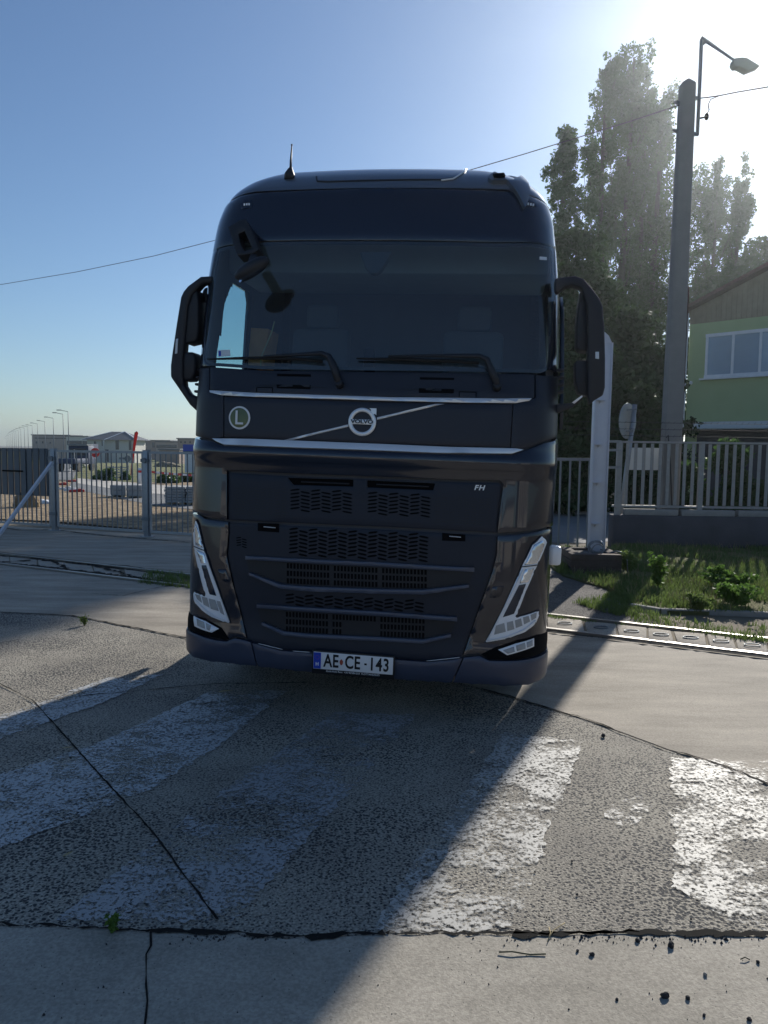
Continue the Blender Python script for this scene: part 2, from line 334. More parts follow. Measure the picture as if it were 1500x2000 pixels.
# the wide yard: brushed concrete slabs
A=G(-400,1050); 
railLo=(G(-500,1043),G(1900,1331)); 
sheet('yard_slab',[(-14,-12),(12,-12),(12,3),tuple(G(1900,1331)[:2]),tuple(G(-500,1043)[:2]),(-14,13)],0,M['agg'])
sheet('far_slab',px([(-300,1160),(0,1195),(140,1203),(370,1250),(620,1290),(900,1335),(990,1360),(1150,1408),(1500,1535),(1800,1650),(1900,1331),(1070,1235.5),(-300,1067)]),.004,M['brushed'],step=.25,amp=.006)
# concrete apron nearest the camera, its broken edge over the old paving
ap=[G(-500,1812),G(0,1812),G(200,1818),G(290,1826),G(420,1826),G(560,1838),G(750,1829),G(900,1830),G(1000,1832),G(1250,1828),G(1500,1832),G(2100,1832)]
apo=jitter_poly(ap,.035,.008,5,closed=False)+[Vector((6,-9,0)),Vector((-6,-9,0))]
sheet('concrete_apron',apo,.006,M['conc'])
for k,(a,b,wd) in enumerate([(0,3,.012),(3,6,.022),(6,9,.010),(8,11,.028)]): ribbon('joint_crevice',[(p.x,p.y+.01) for p in ap[a:b+1]],wd,.010,M['crack'],.03,.010,20+k,.85)
def gcrack(l,wd,seed,z=.009,amp=.012): ribbon('pavement_crack',[(p.x,p.y) for p in px(l)],wd,z,M['crack'],.05,amp,seed)
gcrack([(-60,1300),(0,1337),(65,1371),(190,1510),(300,1630),(425,1800)],.008,2,amp=.0025)
gcrack([(65,1371),(200,1357),(420,1337),(600,1335)],.010,4,amp=.006)
gcrack([(940,1348),(990,1360),(1050,1378),(1150,1408),(1300,1465),(1400,1492),(1500,1533),(1650,1590)],.012,5,amp=.010)
gcrack([(290,1826),(296,1850),(285,1890),(287,1930),(284,1990),(286,2060)],.006,6,amp=.010)
gcrack([(-100,1192),(0,1197),(140,1203),(370,1248)],.018,7,amp=.01)
gcrack([(-100,1260),(0,1258),(40,1250)],.01,8)
gcrack([(180,1160),(240,1165),(300,1150),(370,1140)],.012,9)
# asphalt between track and gates, left; gravel drive, right
sheet('gate_asphalt',[tuple(G(-500,1022)[:2]),tuple(G(1070,1197)[:2]),tuple(G(1150,1085)[:2]),(3.1,15),(3.1,20),(1.0,20),(-1.2,14.1),(-6.78,15.9),(-12,18)],.0,M['brushed'],step=.3,amp=.01)
gcrack([(-20,1028),(40,1036),(105,1035),(200,1046),(370,1060)],.04,31)
sheet('gravel_patch',px([(1040,1196),(1080,1120),(1105,1098),(1140,1110),(1200,1170),(1260,1215),(1290,1223),(1200,1212)]),.008,M['gravel'],step=.15,amp=.03)
# worn paint bars
def bar_paint(l,m,seed,step=.03,amp=.016): 
    return sheet('road_marking',px(l),.0065,m,step=step,amp=amp,seed=seed)
bar_paint([(1310,1482),(1500,1488),(1700,1500),(1760,1822),(1490,1822),(1420,1800),(1345,1752),(1310,1735),(1318,1640),(1308,1580)],paint_mat('worn_white_paint_a',(.46,.45,.41),.45,3.2),1)
bar_paint([(985,1432),(1138,1450),(1090,1580),(1003,1822),(720,1824)],paint_mat('worn_white_paint_b',(.50,.49,.455),.54,4.5),2)
bar_paint([(655,1392),(812,1398),(700,1530),(600,1640),(452,1805),(110,1800),(380,1585)],paint_mat('worn_white_paint_c',(.41,.41,.41),.54,5),3)
bar_paint([(420,1348),(560,1350),(440,1450),(300,1540),(120,1612),(-90,1690),(-90,1545),(0,1515),(200,1450)],paint_mat('worn_white_paint_d',(.52,.53,.53),.60,4),4)
bar_paint([(210,1325),(320,1318),(200,1375),(0,1445),(-120,1480),(-120,1440),(0,1400)],paint_mat('worn_white_paint_e',(.52,.53,.53),.55,4),5)
bar_paint([(1180,1590),(1200,1572),(1245,1555),(1275,1572),(1250,1605),(1213,1625)],paint_mat('worn_white_paint_f',(.52,.51,.48),.47,6),6)

# gate track: two steel rails with concrete slabs between
M['railsteel']=mat('rail_steel',(.28,.26,.24),.38,.7,.5,.25,10)
rl=[(G(-500,1043),G(1900,1331)),(G(-500,1027),G(1900,1296))]
def rail(px0,px1):
    a=G(*px0); b=G(*px1); mb=MB(); d=(b-a).normalized(); n=Vector((-d.y,d.x,0))
    mb.bar(a+Vector((0,0,.012)),b+Vector((0,0,.012)),.035,.03); mb.bar(a+n*.075+Vector((0,0,.004)),b+n*.075+Vector((0,0,.004)),.03,.02)
    return mb.build('rail',M['railsteel'],track)
track=empty('gate_track',G(700,1190),0,'sunken sliding gate track of two steel rails crossing the yard behind the truck','track')
track.location=(0,0,0)
rail((-500,1043),(1900,1331)); rail((-500,1027),(1900,1296))
a0=G(-500,1043);a1=G(1900,1331);b0=G(-500,1027);b1=G(1900,1296)
sheet('track_bed',[tuple(a0[:2]),tuple(a1[:2]),tuple(b1[:2]),tuple(b0[:2])],.002,M['earth'])
def slab_at(t0,t1,h,seed,lab,ring=True):
    r=random.Random(seed); q=[]
    for (t,u) in ((t0,.07),(t1,.07),(t1,.86),(t0,.86)):
        p=a0.lerp(a1,t).lerp(b0.lerp(b1,t),u); q.append(Vector((p.x+r.uniform(-.02,.02),p.y+r.uniform(-.02,.02),0)))
    c=sum(q,Vector())/4; e=empty('paving_slab',c,0,lab,'concrete slab','slabs between the track rails')
    mb=MB(); mb.prism([(p.x-c.x,p.y-c.y,-.03+r.uniform(-.004,.004)) for p in q],(r.uniform(-.01,.01),0,.03+h)); mb.build('slab',M['slab'],e,bevel=.01)
    if ring:
        mb=MB(); n=14; mb.tube([(.07*math.cos(2*PI*k/n),.05*math.sin(2*PI*k/n),h+.008) for k in range(n+1)],.0055,6); mb.build('lifting_ring',M['galv_dark'],e)
for k,(l,wd) in enumerate([([(-100,1090),(100,1110),(250,1128),(372,1145)],.10),([(-100,1078),(90,1094),(240,1112),(372,1130)],.05),([(60,1090),(110,1100),(130,1112)],.05),([(150,1098),(230,1118),(300,1140)],.045),([(200,1105),(260,1108),(330,1124)],.03),([(-60,1096),(0,1100),(60,1096)],.06)]):
    ribbon('track_dirt',[(p.x,p.y) for p in px(l)],wd,.0125+.001*k,M['crack'],.05,.03,60+k,.9)
ribbon('track_dirt',[(p.x,p.y) for p in px([(1040,1233),(1200,1252),(1350,1269),(1500,1288),(1700,1312)])],.035,.018,M['crack'],.05,.012,70,.95)
names=['first','second','third','fourth','fifth','sixth','seventh','eighth','ninth','tenth','eleventh','twelfth']
def tx(p): # fraction along the track for a pixel column on its middle line
    best=None
    for i in range(1001):
        t=i/1000; q=a0.lerp(a1,t).lerp(b0.lerp(b1,t),.45); v=CM.transposed()@(q-CP); x=750+1500*v.x/-v.z
        if best is None or abs(x-p)<best[0]: best=(abs(x-p),t)
    return best[1]
cut=[1010,1068,1140,1205,1262,1318,1378,1438,1500,1560]
for i in range(len(cut)-1):
    slab_at(tx(cut[i])+.0006,tx(cut[i+1])-.0006,.015,i,'pale cracked track slab right of the truck, %s from the truck, with lifting ring'%names[i])
cut=[-120,-50,20,75,130,185,240,300,360]
for i in range(len(cut)-1):
    slab_at(tx(cut[i])+.0008,tx(cut[i+1])-.0008,.008,40+i,'dark crumbling track slab left of the truck, %s from the photo edge'%names[i],False)

# ================================================================== TRUCK
TX,TY,YAW,TILT=-.2007,4.8948,.1474,.0274
truck=empty('truck',(TX,TY,0),0,'dark navy semi truck with tall sleeper cab parked facing the camera','truck')
truck.rotation_euler=(0,TILT,-YAW)
TM=Matrix.Translation((TX,TY,0))@Euler((0,TILT,-YAW)).to_matrix().to_4x4(); TMI=TM.inverted()
TR=TM.to_3x3(); CMt=CM.transposed()
def interp_s(pts,smooth):
    z=np.arange(.1,4.0,.005); v=np.interp(z,[p[0] for p in pts],[p[1] for p in pts]); k=max(1,int(smooth/.005))
    for _ in range(2):
        vp=np.pad(v,(k//2,k-1-k//2),mode='edge'); v=np.convolve(vp,np.ones(k)/k,mode='valid')
    return z,v
ZT,Y0=interp_s([(.25,.03),(.29,-.01),(.45,-.02),(.56,0),(.9,.0),(1.12,.015),(1.2,.02),(1.62,.050),(1.70,.012),(1.745,.055),(2.05,.08),(2.2,.12),(2.9,.255),(3.2,.32),(3.42,.38),(3.52,.43),(3.60,.50),(3.68,.62),(3.74,.80),(3.78,1.05),(3.80,1.4)],.05)
_,WW=interp_s([(.25,1.245),(1.44,1.245),(1.8,1.248),(2.3,1.247),(2.65,1.24),(2.9,1.232),(3.14,1.212),(3.3,1.197),(3.42,1.165),(3.52,1.11),(3.6,1.04),(3.68,.93),(3.74,.80),(3.78,.62),(3.80,.4)],.04)
_,XC=interp_s([(.2,0),(1.75,0),(3.2,-.03),(3.9,-.03)],.05)
def L1(tab,z):
    i=(z-.1)/.005; i=min(max(i,0),len(tab)-2.001); k=int(i); f=i-k; return tab[k]*(1-f)+tab[k+1]*f
S0,RR,SL=.975,.275,2.0; S1=S0+RR*PI/2; YB=2.35
def P0(s,z):
    W=L1(WW,z); y0=L1(Y0,z); r=min(RR,W*.5); k=abs(s); sg=-1 if s<0 else 1
    if k<=S0: x=k/S0*(W-r); y=y0+.09*(x/W)**2
    elif k<=S1: a=(k-S0)/RR; x=W-r+r*math.sin(a); y=y0+.09*(x/W)**2+r*(1-math.cos(a))
    else:
        ys=y0+.09+r; x=W; y=ys+(YB-ys)*(k-S1)/SL
    return Vector((sg*x+L1(XC,z),y,z))
def PN(s,z):
    e=.004; ds=P0(s+e,z)-P0(s-e,z); dz=P0(s,z+e)-P0(s,z-e); n=ds.cross(dz)
    return n.normalized()
def P(s,z,off=0):
    p=P0(s,z)
    return p+PN(s,z)*off if off else p
def pj(p):
    v=CMt@(TM@p-CP); return 750+1500*v.x/-v.z,1000-1500*v.y/-v.z
def T(pxx,pyy,off=0,s=None,z=None,lim=1.36):
    s=(pxx-727)/285 if s is None else s; z=1.75+(872-pyy)/300 if z is None else z
    s=max(-1.2,min(1.2,s)) if lim<2 else s
    z=max(.27,min(3.78,z)); h=.003
    for it in range(14):
        x,y=pj(P(s,z,off)); ex,ey=pxx-x,pyy-y
        if abs(ex)+abs(ey)<.03: break
        xs,ys=pj(P(s+h,z,off)); xz,yz=pj(P(s,z+h,off)); a,b,c,d=(xs-x)/h,(xz-x)/h,(ys-y)/h,(yz-y)/h
        det=a*d-b*c
        if abs(det)<1e-3: break
        us=(ex*d-b*ey)/det; uz=(a*ey-c*ex)/det
        us=max(-.15,min(.15,us)); uz=max(-.3,min(.3,uz)); s=max(-lim,min(lim,s+us)); z=max(.26,min(3.79,z+uz))
    return s,z
def E(side,py,over=.16):
    s=-1.34 if side=='L' else 1.34; z=1.75+(872-py)/300
    for it in range(10):
        y=pj(P(s,z))[1]; y2=pj(P(s,z+.01))[1]; z+= (py-y)/((y2-y)/.01); z=max(.26,min(3.78,z))
    return (S1+over)*(-1 if side=='L' else 1),z
def TP(l,off=0):
    out=[]
    for p in l: out.append(E(*p) if isinstance(p[0],str) else (p[:2] if len(p)==3 else T(p[0],p[1],off)))
    return out
def densify(l,g):
    out=[]; n=len(l)
    for i in range(n):
        a=l[i]; b=l[(i+1)%n]; k=max(1,int(math.hypot(b[0]-a[0],b[1]-a[1])/g+.5))
        for j in range(k): out.append((a[0]+(b[0]-a[0])*j/k,a[1]+(b[1]-a[1])*j/k))
    return out
def round_poly(l,r):
    out=[]; n=len(l)
    for i in range(n):
        p=Vector(l[i]); a=Vector(l[i-1]); b=Vector(l[(i+1)%n]); d1=a-p; d2=b-p; q=min(r,d1.length*.45,d2.length*.45)
        if d1.length<1e-6 or d2.length<1e-6: continue
        u=p+d1.normalized()*q; v=p+d2.normalized()*q
        for t in (0,.25,.5,.75,1): w_=u*(1-t)**2+p*2*t*(1-t)+v*t*t; out.append((w_.x,w_.y))
    return out
def dist_poly(p,poly):
    d=9; P_=Vector(p); n=len(poly)
    for i in range(n):
        a=Vector(poly[i]); b=Vector(poly[(i+1)%n]); ab=b-a; t=max(0,min(1,(P_-a).dot(ab)/max(ab.length_squared,1e-12))); d=min(d,(a+ab*t-P_).length)
    return d
def conform(name,outline,m,off=0,thick=.02,holes=(),parent=None,grid=.04,drop=.003,rnd_=0,sz=False,offf=None,bev=.008):
    ol=outline if sz else TP(outline,off)
    hs=[h if sz else TP(h,off) for h in holes]
    if rnd_: ol=round_poly(ol,rnd_); hs=[round_poly(h,rnd_) for h in hs]
    ol=densify(ol,grid); hs=[densify(h,grid) for h in hs]
    vs=[Vector(p) for p in ol]; n=len(vs); ed=[(i,(i+1)%n) for i in range(n)]
    for h in hs:
        b=len(vs); vs+= [Vector(p) for p in h]; ed+=[(b+i,b+(i+1)%len(h)) for i in range(len(h))]
    loops=[ol]+hs; x0=min(p[0] for p in ol); x1=max(p[0] for p in ol); z0=min(p[1] for p in ol); z1=max(p[1] for p in ol)
    def inside(p): return pin(p,ol) and not any(pin(p,h) for h in hs)
    # inner ring for a rounded edge
    if bev:
        for lp,sgn in [(ol,1)]+[(h,-1) for h in hs]:
            nn=len(lp); ar=sum(lp[i][0]*lp[(i+1)%nn][1]-lp[(i+1)%nn][0]*lp[i][1] for i in range(nn)); o_=(1 if ar>0 else -1)*sgn
            for i in range(nn):
                a=Vector(lp[i-1]); b=Vector(lp[(i+1)%nn]); d=(b-a)
                if d.length<1e-6: continue
                d.normalize(); q=Vector(lp[i])+Vector((-d.y,d.x))*bev*o_
                if inside(q) and min(dist_poly(q,l_) for l_ in loops)>bev*.7: vs.append(q)
    i=x0+grid/2
    while i<x1:
        j=z0+grid/2
        while j<z1:
            if inside((i,j)) and min(dist_poly((i,j),l_) for l_ in loops)>max(grid*.35,bev*1.5): vs.append(Vector((i,j)))
            j+=grid
        i+=grid
    r=delaunay_2d_cdt(vs,ed,[],0,1e-7,False); mb=MB()
    tri=[f for f in r[2] if inside((sum(r[0][k].x for k in f)/3,sum(r[0][k].y for k in f)/3))]
    used=set(k for f in tri for k in f); cnt={}
    for f in tri:
        for k in range(3):
            e=tuple(sorted((f[k],f[(k+1)%3]))); cnt[e]=cnt.get(e,0)+1
    bd=set(k for e,c in cnt.items() if c==1 for k in e)
    top={}
    for k in used:
        s,z=r[0][k].x,r[0][k].y; o=off+(offf(s,z) if offf else 0)-(drop if k in bd else 0); top[k]=mb.bm.verts.new(P(s,z,o))
    for f in tri:
        try: mb.bm.faces.new([top[k] for k in f]).smooth=True
        except ValueError: pass
    if thick:
        low={k:mb.bm.verts.new(P(r[0][k].x,r[0][k].y,off+(offf(r[0][k].x,r[0][k].y) if offf else 0)-thick)) for k in bd}
        for e,c in cnt.items():
            if c==1:
                try: mb.bm.faces.new((top[e[0]],top[e[1]],low[e[1]],low[e[0]]))
                except ValueError: pass
    o=mb.build(name,m,parent or truck)
    try: o.data.set_sharp_from_angle(angle=R(50))
    except Exception: pass
    return o
def band(l_top,l_bot): return l_top+l_bot[::-1]

# --- inner dark shell with openings for windscreen and side windows
WS=[(424,486),(462,478),(520,472),(736,470.5),(976,474.5),(1077,481),(1083,484),(1085,560),(1084,640),(1079,700),(1072,722),(1056,729),(720,723),(509,720.5),(409,714),(399,703),(400,660),(405,600),(412,545)]
WSs=TP(WS)
def SW(side): # side window outline in (s,z)
    g=-1 if side=='L' else 1
    return [(g*a,b) for a,b in ((1.62,2.10),(1.62,2.42),(1.70,2.80),(1.83,2.98),(2.22,2.98),(2.30,2.90),(2.30,2.10))]
def shell():
    mb=MB(); ss=[-S1-SL+i*(SL/26) for i in range(26)]+[-S1+i*(S1-S0)/9 for i in range(9)]+[-S0+i*2*S0/60 for i in range(60)]+[S0+i*(S1-S0)/9 for i in range(9)]+[S1+i*(SL/26) for i in range(27)]
    zs=[.30+i*.04 for i in range(80)]+[3.50+i*.02 for i in range(15)]+[3.795]
    zs=sorted(set(round(z,3) for z in zs)); V={}
    holes=[WSs,SW('L'),SW('R')]
    for i,s in enumerate(ss):
        for j,z in enumerate(zs): V[i,j]=mb.bm.verts.new(P(s,z,-.036))
    for i in range(len(ss)-1):
        for j in range(len(zs)-1):
            c=((ss[i]+ss[i+1])/2,(zs[j]+zs[j+1])/2)
            if any(pin(q,h) for h in holes for q in (c,(ss[i],zs[j]),(ss[i+1],zs[j]),(ss[i],zs[j+1]),(ss[i+1],zs[j+1]))): continue
            if abs(c[0])>S1 and math.hypot(P0(*c).y-1.38,c[1]-.5)<.62: continue
            mb.bm.faces.new((V[i,j],V[i+1,j],V[i+1,j+1],V[i,j+1])).smooth=True
    mb.bm.faces.new([V[i,len(zs)-1] for i in range(len(ss))])
    mb.bm.verts.ensure_lookup_table()
    # rear wall
    bk=[V[0,j].co.copy() for j in range(len(zs))]+[V[len(ss)-1,j].co.copy() for j in range(len(zs)-1,-1,-1)]
    mb.face(bk)
    return mb.build('cab_shell',M['inner'],truck)
shell()
ZE=lambda side,z,over=.16:((S1+over)*(-1 if side=='L' else 1),z,0)
SB=S1+SL  # back edge of the side walls
def grow(poly,g):
    # shrink slightly so that neighbouring panels keep a gap
    return poly
# roof and upper cab
hdr=[(424,484),(462,476),(520,470),(736,468.5),(976,472.5),(1077,479)]
roof_z=3.50
zl=[T(*p)[1] for p in hdr]
top=[(s_,3.47) for s_ in np.linspace(-S1-.02,S1+.02,15)]
up=[(-SB,zl[0]+.0,0)]+[T(*p) for p in hdr]+[(SB,zl[-1],0)]
# header panel (front, above the screen) between the pillars
hd_out=[T(*p) for p in hdr]; zc=hd_out[0][1]
conform('header_panel',[(-1.335,hd_out[0][1]-.01)]+hd_out[1:-1]+[(1.335,hd_out[-1][1])]+[(1.335,3.44),(.97,3.475),(0,3.485),(-.97,3.475),(-1.335,3.44)],M['navy'],0,.03,sz=True,grid=.05)
# roof cap as a smooth grid
def roofcap():
    mb=MB(); ss=[-S1-SL+i*(SL/12) for i in range(12)]+[-S1+i*(S1-S0)/10 for i in range(10)]+[-S0+i*2*S0/50 for i in range(50)]+[S0+i*(S1-S0)/10 for i in range(10)]+[S1+i*(SL/12) for i in range(13)]
    V={}; n=30
    for i,s in enumerate(ss):
        zb=3.492 if abs(s)<.97 else (3.492-.035*min(1,(abs(s)-.97)/.36))
        for j in range(n): 
            z=zb+(3.80-zb)*(1-(1-j/(n-1))**1.6); V[i,j]=mb.bm.verts.new(P(s,z,.0 if j else -.004))
    for i in range(len(ss)-1):
        for j in range(n-1): mb.bm.faces.new((V[i,j],V[i+1,j],V[i+1,j+1],V[i,j+1])).smooth=True
    mb.bm.faces.new([V[i,n-1] for i in range(len(ss))])
    return mb.build('roof',M['roof_sunlit'],truck)
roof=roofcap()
# raised roof panel seams, hatch, ribs
def tubeP(name,l,r,m,off=.0,parent=None,n=8,sz=False,sub=6):
    q=l if sz else [T(a,b,off) for a,b in l]; pts=[]
    for (a,b),(c,d) in zip(q,q[1:]):
        for k in range(sub): pts.append(P(a+(c-a)*k/sub,b+(d-b)*k/sub,off))
    pts.append(P(*q[-1],off)); mb=MB(); mb.tube(pts,r,n); return mb.build(name,m,parent or truck)
tubeP('roof_seam',[(618,345),(620,354),(640,355),(860,351),(885,348),(909,331)],.006,M['black'],.002,roof,sub=10)
tubeP('roof_trim',[(862,352),(885,349),(910,330.5)],.006,M['silver'],.008,roof)
for x in (1025,1032): tubeP('roof_rib',[(x,358),(x+9,338)],.010,M['roof_sunlit'],.004,roof)
conform('roof_hatch',[(952,345),(966,333),(1018,334),(1018,341),(1000,350),(962,351)],M['roof_sunlit'],.035,.05,parent=roof,grid=.05,rnd_=.02)
conform('hatch_handle',[(962,338),(985,336),(988,343),(966,345)],M['void'],.045,.02,parent=roof,grid=.05,rnd_=.01)
for sg,(l) in ((-1,[(469,392),(491,391),(492,404),(470,408)]),(1,[(1020,390),(1050,393),(1050,403),(1022,402)])):
    ml=conform('marker_lamp',l,M['darkwin'],.006,.02,grid=.03,rnd_=.008)
    x=(l[0][0]+l[1][0])/2+2; q=T(x,399,.01)
    mb=MB()
    for k in (-1,0,1): mb.box(P(q[0]+k*.018,q[1],.009),(.010,.006,.014))
    mb.build('lamp_diode',M['lampwhite'],ml)
# antenna
an=empty('roof_antenna',(0,0,0)); an.parent=truck
q=T(566,346); b=P(*q)
pa=TMI@D(570,283,(TM@b).y)
mb=MB(); mb.tube([b+Vector((0,0,-.02)),b+Vector((-.002,0,.02)),b+Vector((0,.01,.055)),b+Vector((.002,.02,.075))],[.04,.036,.018,.008],12); mb.build('antenna_base',M['black'],an,smooth=True)
mb=MB(); mb.tube([b+Vector((.002,.01,.03)),b.lerp(pa,.5),pa],[.010,.008,.004],8); mb.ball(pa,.007,8); mb.build('antenna_mast',M['black'],an,smooth=True)
# side walls with window hole
for side,g in (('L',-1),('R',1)):
    ws=SW(side)
    conform('side_panel',[(g*(S1+.035),2.03),(g*(S1+.035),3.43),(g*SB,3.44),(g*SB,.95),(g*(S1+.62),.95),(g*(S1+.45),1.15),(g*(S1+.165),1.2),(g*(S1+.165),2.03)],M['navy'],0,.02,holes=[ws],sz=True,grid=.09,rnd_=.0)
    dw=conform('side_window',ws,M['sideglass'],-.008,.0,sz=True,grid=.2,drop=0,bev=0)
    # A pillar (body) between screen and door
    if g<0: pl=[(424,486),(412,545),(405,600),(400,660),(399,703),(409,714)]
    else: pl=[(1083,484),(1085,560),(1084,640),(1079,700),(1072,722)]
    a=TP(pl); zt,zb=a[0][1],a[-1][1]
    conform('windscreen_pillar',a+[(g*(S1+.03),zb-.0),(g*(S1+.03),zt)],M['navy'],0,.03,sz=True,grid=.04)
# screen
glassp=conform('windscreen',WSs,M['windglass'],-.004,.0,sz=True,grid=.06,drop=0,bev=0,rnd_=.03)
# black ceramic border of the screen
def inset(poly,d):
    out=[]; n=len(poly); ar=sum(poly[i][0]*poly[(i+1)%n][1]-poly[(i+1)%n][0]*poly[i][1] for i in range(n)); o=1 if ar>0 else -1
    for i in range(n):
        a=Vector(poly[i-1]); b=Vector(poly[(i+1)%n]); t=(b-a).normalized(); out.append((poly[i][0]-t.y*d*o,poly[i][1]+t.x*d*o))
    return out
wr=densify(round_poly(WSs,.04),.08)
conform('screen_border',wr,M['black'],-.010,.0,holes=[inset(wr,.022)],sz=True,grid=.06,drop=0,bev=0,parent=glassp)
stick=[(425,684),(449,683),(450,695),(426,697)]
conform('screen_sticker',stick,M['sticker'],.0,.002,grid=.05,bev=0,drop=0,parent=glassp)
conform('sticker_mark',[(427,685.5),(431,685.5),(431.5,695),(427.5,695.5)],M['plate_blue'],.0015,.001,grid=.05,bev=0,drop=0,parent=glassp)
conform('screen_label',[(1054,501),(1068,502),(1068,508),(1054,507)],M['sticker'],.0,.002,grid=.05,bev=0,drop=0,parent=glassp)
# cowl panel
cow=conform('cowl_panel',[(410,717),(509,723.5),(720,726.5),(1044,731.5),(1044,776.5),(1008,778),(720,774),(499,766),(410,761)],M['navy_satin'],0,.03)
for l in ([(541,730),(607,731),(607,735.5),(541,734.5)],[(820,736.5),(887,738),(887,742),(820,741)],[(540,751),(607,752),(606,760),(541,758)],[(818,758),(887,760),(886,768),(818,767)]):
    conform('cowl_slot',l,M['void'],.0025,.002,parent=cow,grid=.05,bev=0,drop=0)
conform('cowl_flap',[(496,752),(540,750),(607,752),(640,757),(606,756.5),(540,755)],M['black'],.005,.004,parent=cow,grid=.04,bev=0)
conform('cowl_flap',[(782,760),(818,757),(887,760),(936,764),(887,764),(818,762)],M['black'],.005,.004,parent=cow,grid=.04,bev=0)
tubeP('flap_outline',[(501,766),(501,756.5),(532,757),(532,768)],.0025,M['void'],.002,cow)
tubeP('flap_outline',[(897,776),(897,765),(930,766),(930,777)],.0025,M['void'],.002,cow)
# upper corner pieces
conform('corner_panel',[E('L',716,.03),(408,718.5),(408,770.5),(390,766),E('L',762,.03)],M['navy'],0,.03,sz=False) if False else None
def cp(l): return TP(l)
def corner(name,side,l,m,**k):
    return conform(name,TP(l),m,sz=True,**k)
corner('corner_panel','L',[('L',716),(408,719),(408,762),(436,771),(436,778),(436,853),(412,857),('L',846)],M['navy_satin'],off=0,thick=.03)
corner('corner_panel','R',[('R',733),(1047,733),(1047,777),(1003,788.5),(998,874),(1024,876),(1060,862),('R',843)],M['navy_satin'],off=0,thick=.03)
# side handle ridges at the corner (three small fins each side)
for side in ('L','R'):
    mb=MB()
    for k in range(4):
        s_,z_=E(side,722+k*14,.0); mb.box(P(s_,z_,.008),(.05,.09,.018))
    mb.build('corner_fins',M['black'],truck,bevel=.006)
# badge panel and trims
badge=conform('badge_panel',[(438,775),(499,777),(720,785.5),(907,788.5),(1001,789),(996,874),(880,870.5),(720,864.5),(493,855),(438,853.5)],M['navy_satin'],0,.03)
conform('chrome_strip',[(408.5,762),(498.7,767),(760,775.5),(987,778),(1039.5,777.3),(1035,782),(1008,786.7),(907,786),(760,782.5),(499,774.7),(432,771.5),(409,766)],M['silver'],.010,.014,grid=.08,bev=.006)
conform('chrome_strip',[(413,856),(493,857),(760,867.5),(880,872.8),(1008,875.5),(1023.5,878),(1000,885.3),(853,883.5),(720,878),(573,873),(437,867.5),(421,861)],M['silver'],.012,.016,grid=.08,bev=.008)
conform('diagonal_bar',[(554.7,859),(680,828.5),(680,833.5),(571,859)],M['silver'],.008,.010,grid=.05,bev=.003,parent=badge)
conform('diagonal_bar',[(736,815),(850.7,788.5),(868,788.5),(736,820)],M['silver'],.008,.010,grid=.05,bev=.003,parent=badge)
def ringsz(c,r,n=40): return [(c[0]+r*math.cos(2*PI*k/n),c[1]+r*math.sin(2*PI*k/n)) for k in range(n)]
ec=T(708,824.5); er=(T(735,824)[0]-T(681,824)[0])/2
emb=conform('emblem',ringsz(ec,er),M['silver'],.016,.012,holes=[ringsz(ec,er*.72)],sz=True,grid=.03,bev=.004,parent=badge)
conform('emblem_bar',[(ec[0]-er*.80,ec[1]-er*.17),(ec[0]+er*.80,ec[1]-er*.17),(ec[0]+er*.80,ec[1]+er*.17),(ec[0]-er*.80,ec[1]+er*.17)],M['silver'],.018,.010,sz=True,grid=.03,bev=0,parent=emb)
conform('emblem_arrow',[(ec[0]+er*x,ec[1]+er*y) for x,y in ((.50,.98),(1.0,.98),(1.0,.50),(.88,.62),(.78,.52),(.55,.75),(.64,.85))],M['silver'],.019,.012,sz=True,grid=.03,bev=0,parent=emb)
def textP(name,s,sc,zc,size,m,off,parent,offset=0,shear=0,sx=1,spacing=1):
    V,F=text_geo(s,size,offset,shear,sx,spacing); mb=MB(); vv=[mb.bm.verts.new(P(sc+a,zc+b,off)) for a,b in V]
    for f in F:
        try: mb.bm.faces.new([vv[i] for i in f])
        except ValueError: pass
    return mb.build(name,m,parent)
textP('emblem_lettering','VOLVO',ec[0],ec[1],er*.36,M['ink'],.0225,emb,offset=.0012,sx=1.32)
bc=T(468,816); br=abs(T(488,816)[0]-T(447,816)[0])/2
lb=conform('letter_badge',ringsz(bc,br*1.02),M['plate_white'],.006,.005,sz=True,grid=.03,bev=0)
conform('badge_field',ringsz(bc,br*.86),M['badge_green'],.009,.003,sz=True,grid=.03,bev=0,parent=lb)
conform('badge_letter',[(bc[0]+br*x,bc[1]+br*y) for x,y in ((-.32,.62),(-.12,.62),(-.12,-.42),(.42,-.42),(.42,-.60),(-.32,-.60))],M['plate_white'],.0165,.004,sz=True,grid=.012,bev=0,parent=lb)
# glossy hood surround with opening for the grille panel
ghole=[(445,921),(560,927.5),(760,935),(900,940),(974,941),(981,948),(972,1044),(760,1031),(560,1023),(445,1018)]
hood=corner('hood_panel','L',[('L',850),(413,862),(430,870),(573,876),(720,881),(853,886.5),(1000,888),(1026,880),(1062,866),('R',848),('R',1029,),(1064,1029.5),(1013,1038.5),(972,1041),(975,1010),(983.5,946),(976,938),(900,936.5),(760,931.5),(560,924),(443,918),(443,960),(443,1014.5),(400,1009),(388,1002),('L',999)],M['navy'],off=.004,thick=.03,grid=.035)
gp=conform('grille_panel',[(446,923),(560,930),(760,937),(900,942),(973,943),(979,949),(974,985),(970,1040),(760,1029),(560,1020.5),(446,1015.5)],M['grille'],-.012,.02,holes=[[(561,933),(690,936.5),(690,950.5),(572,947)],[(717,938),(850,944),(846,957.5),(717,952)]],rnd_=.004)
for l in ([(559,931),(692,935),(692,952),(566,949)],[(715,937),(852,943),(850,960),(715,954)]):
    conform('air_slot',l,M['void'],-.028,.0,parent=gp,grid=.06,bev=0,drop=0)
for a,b in (((588,941),(682,945)),((735,946),(838,950.5))): tubeP('slot_bar',[a,b],.005,M['black'],-.02,gp)
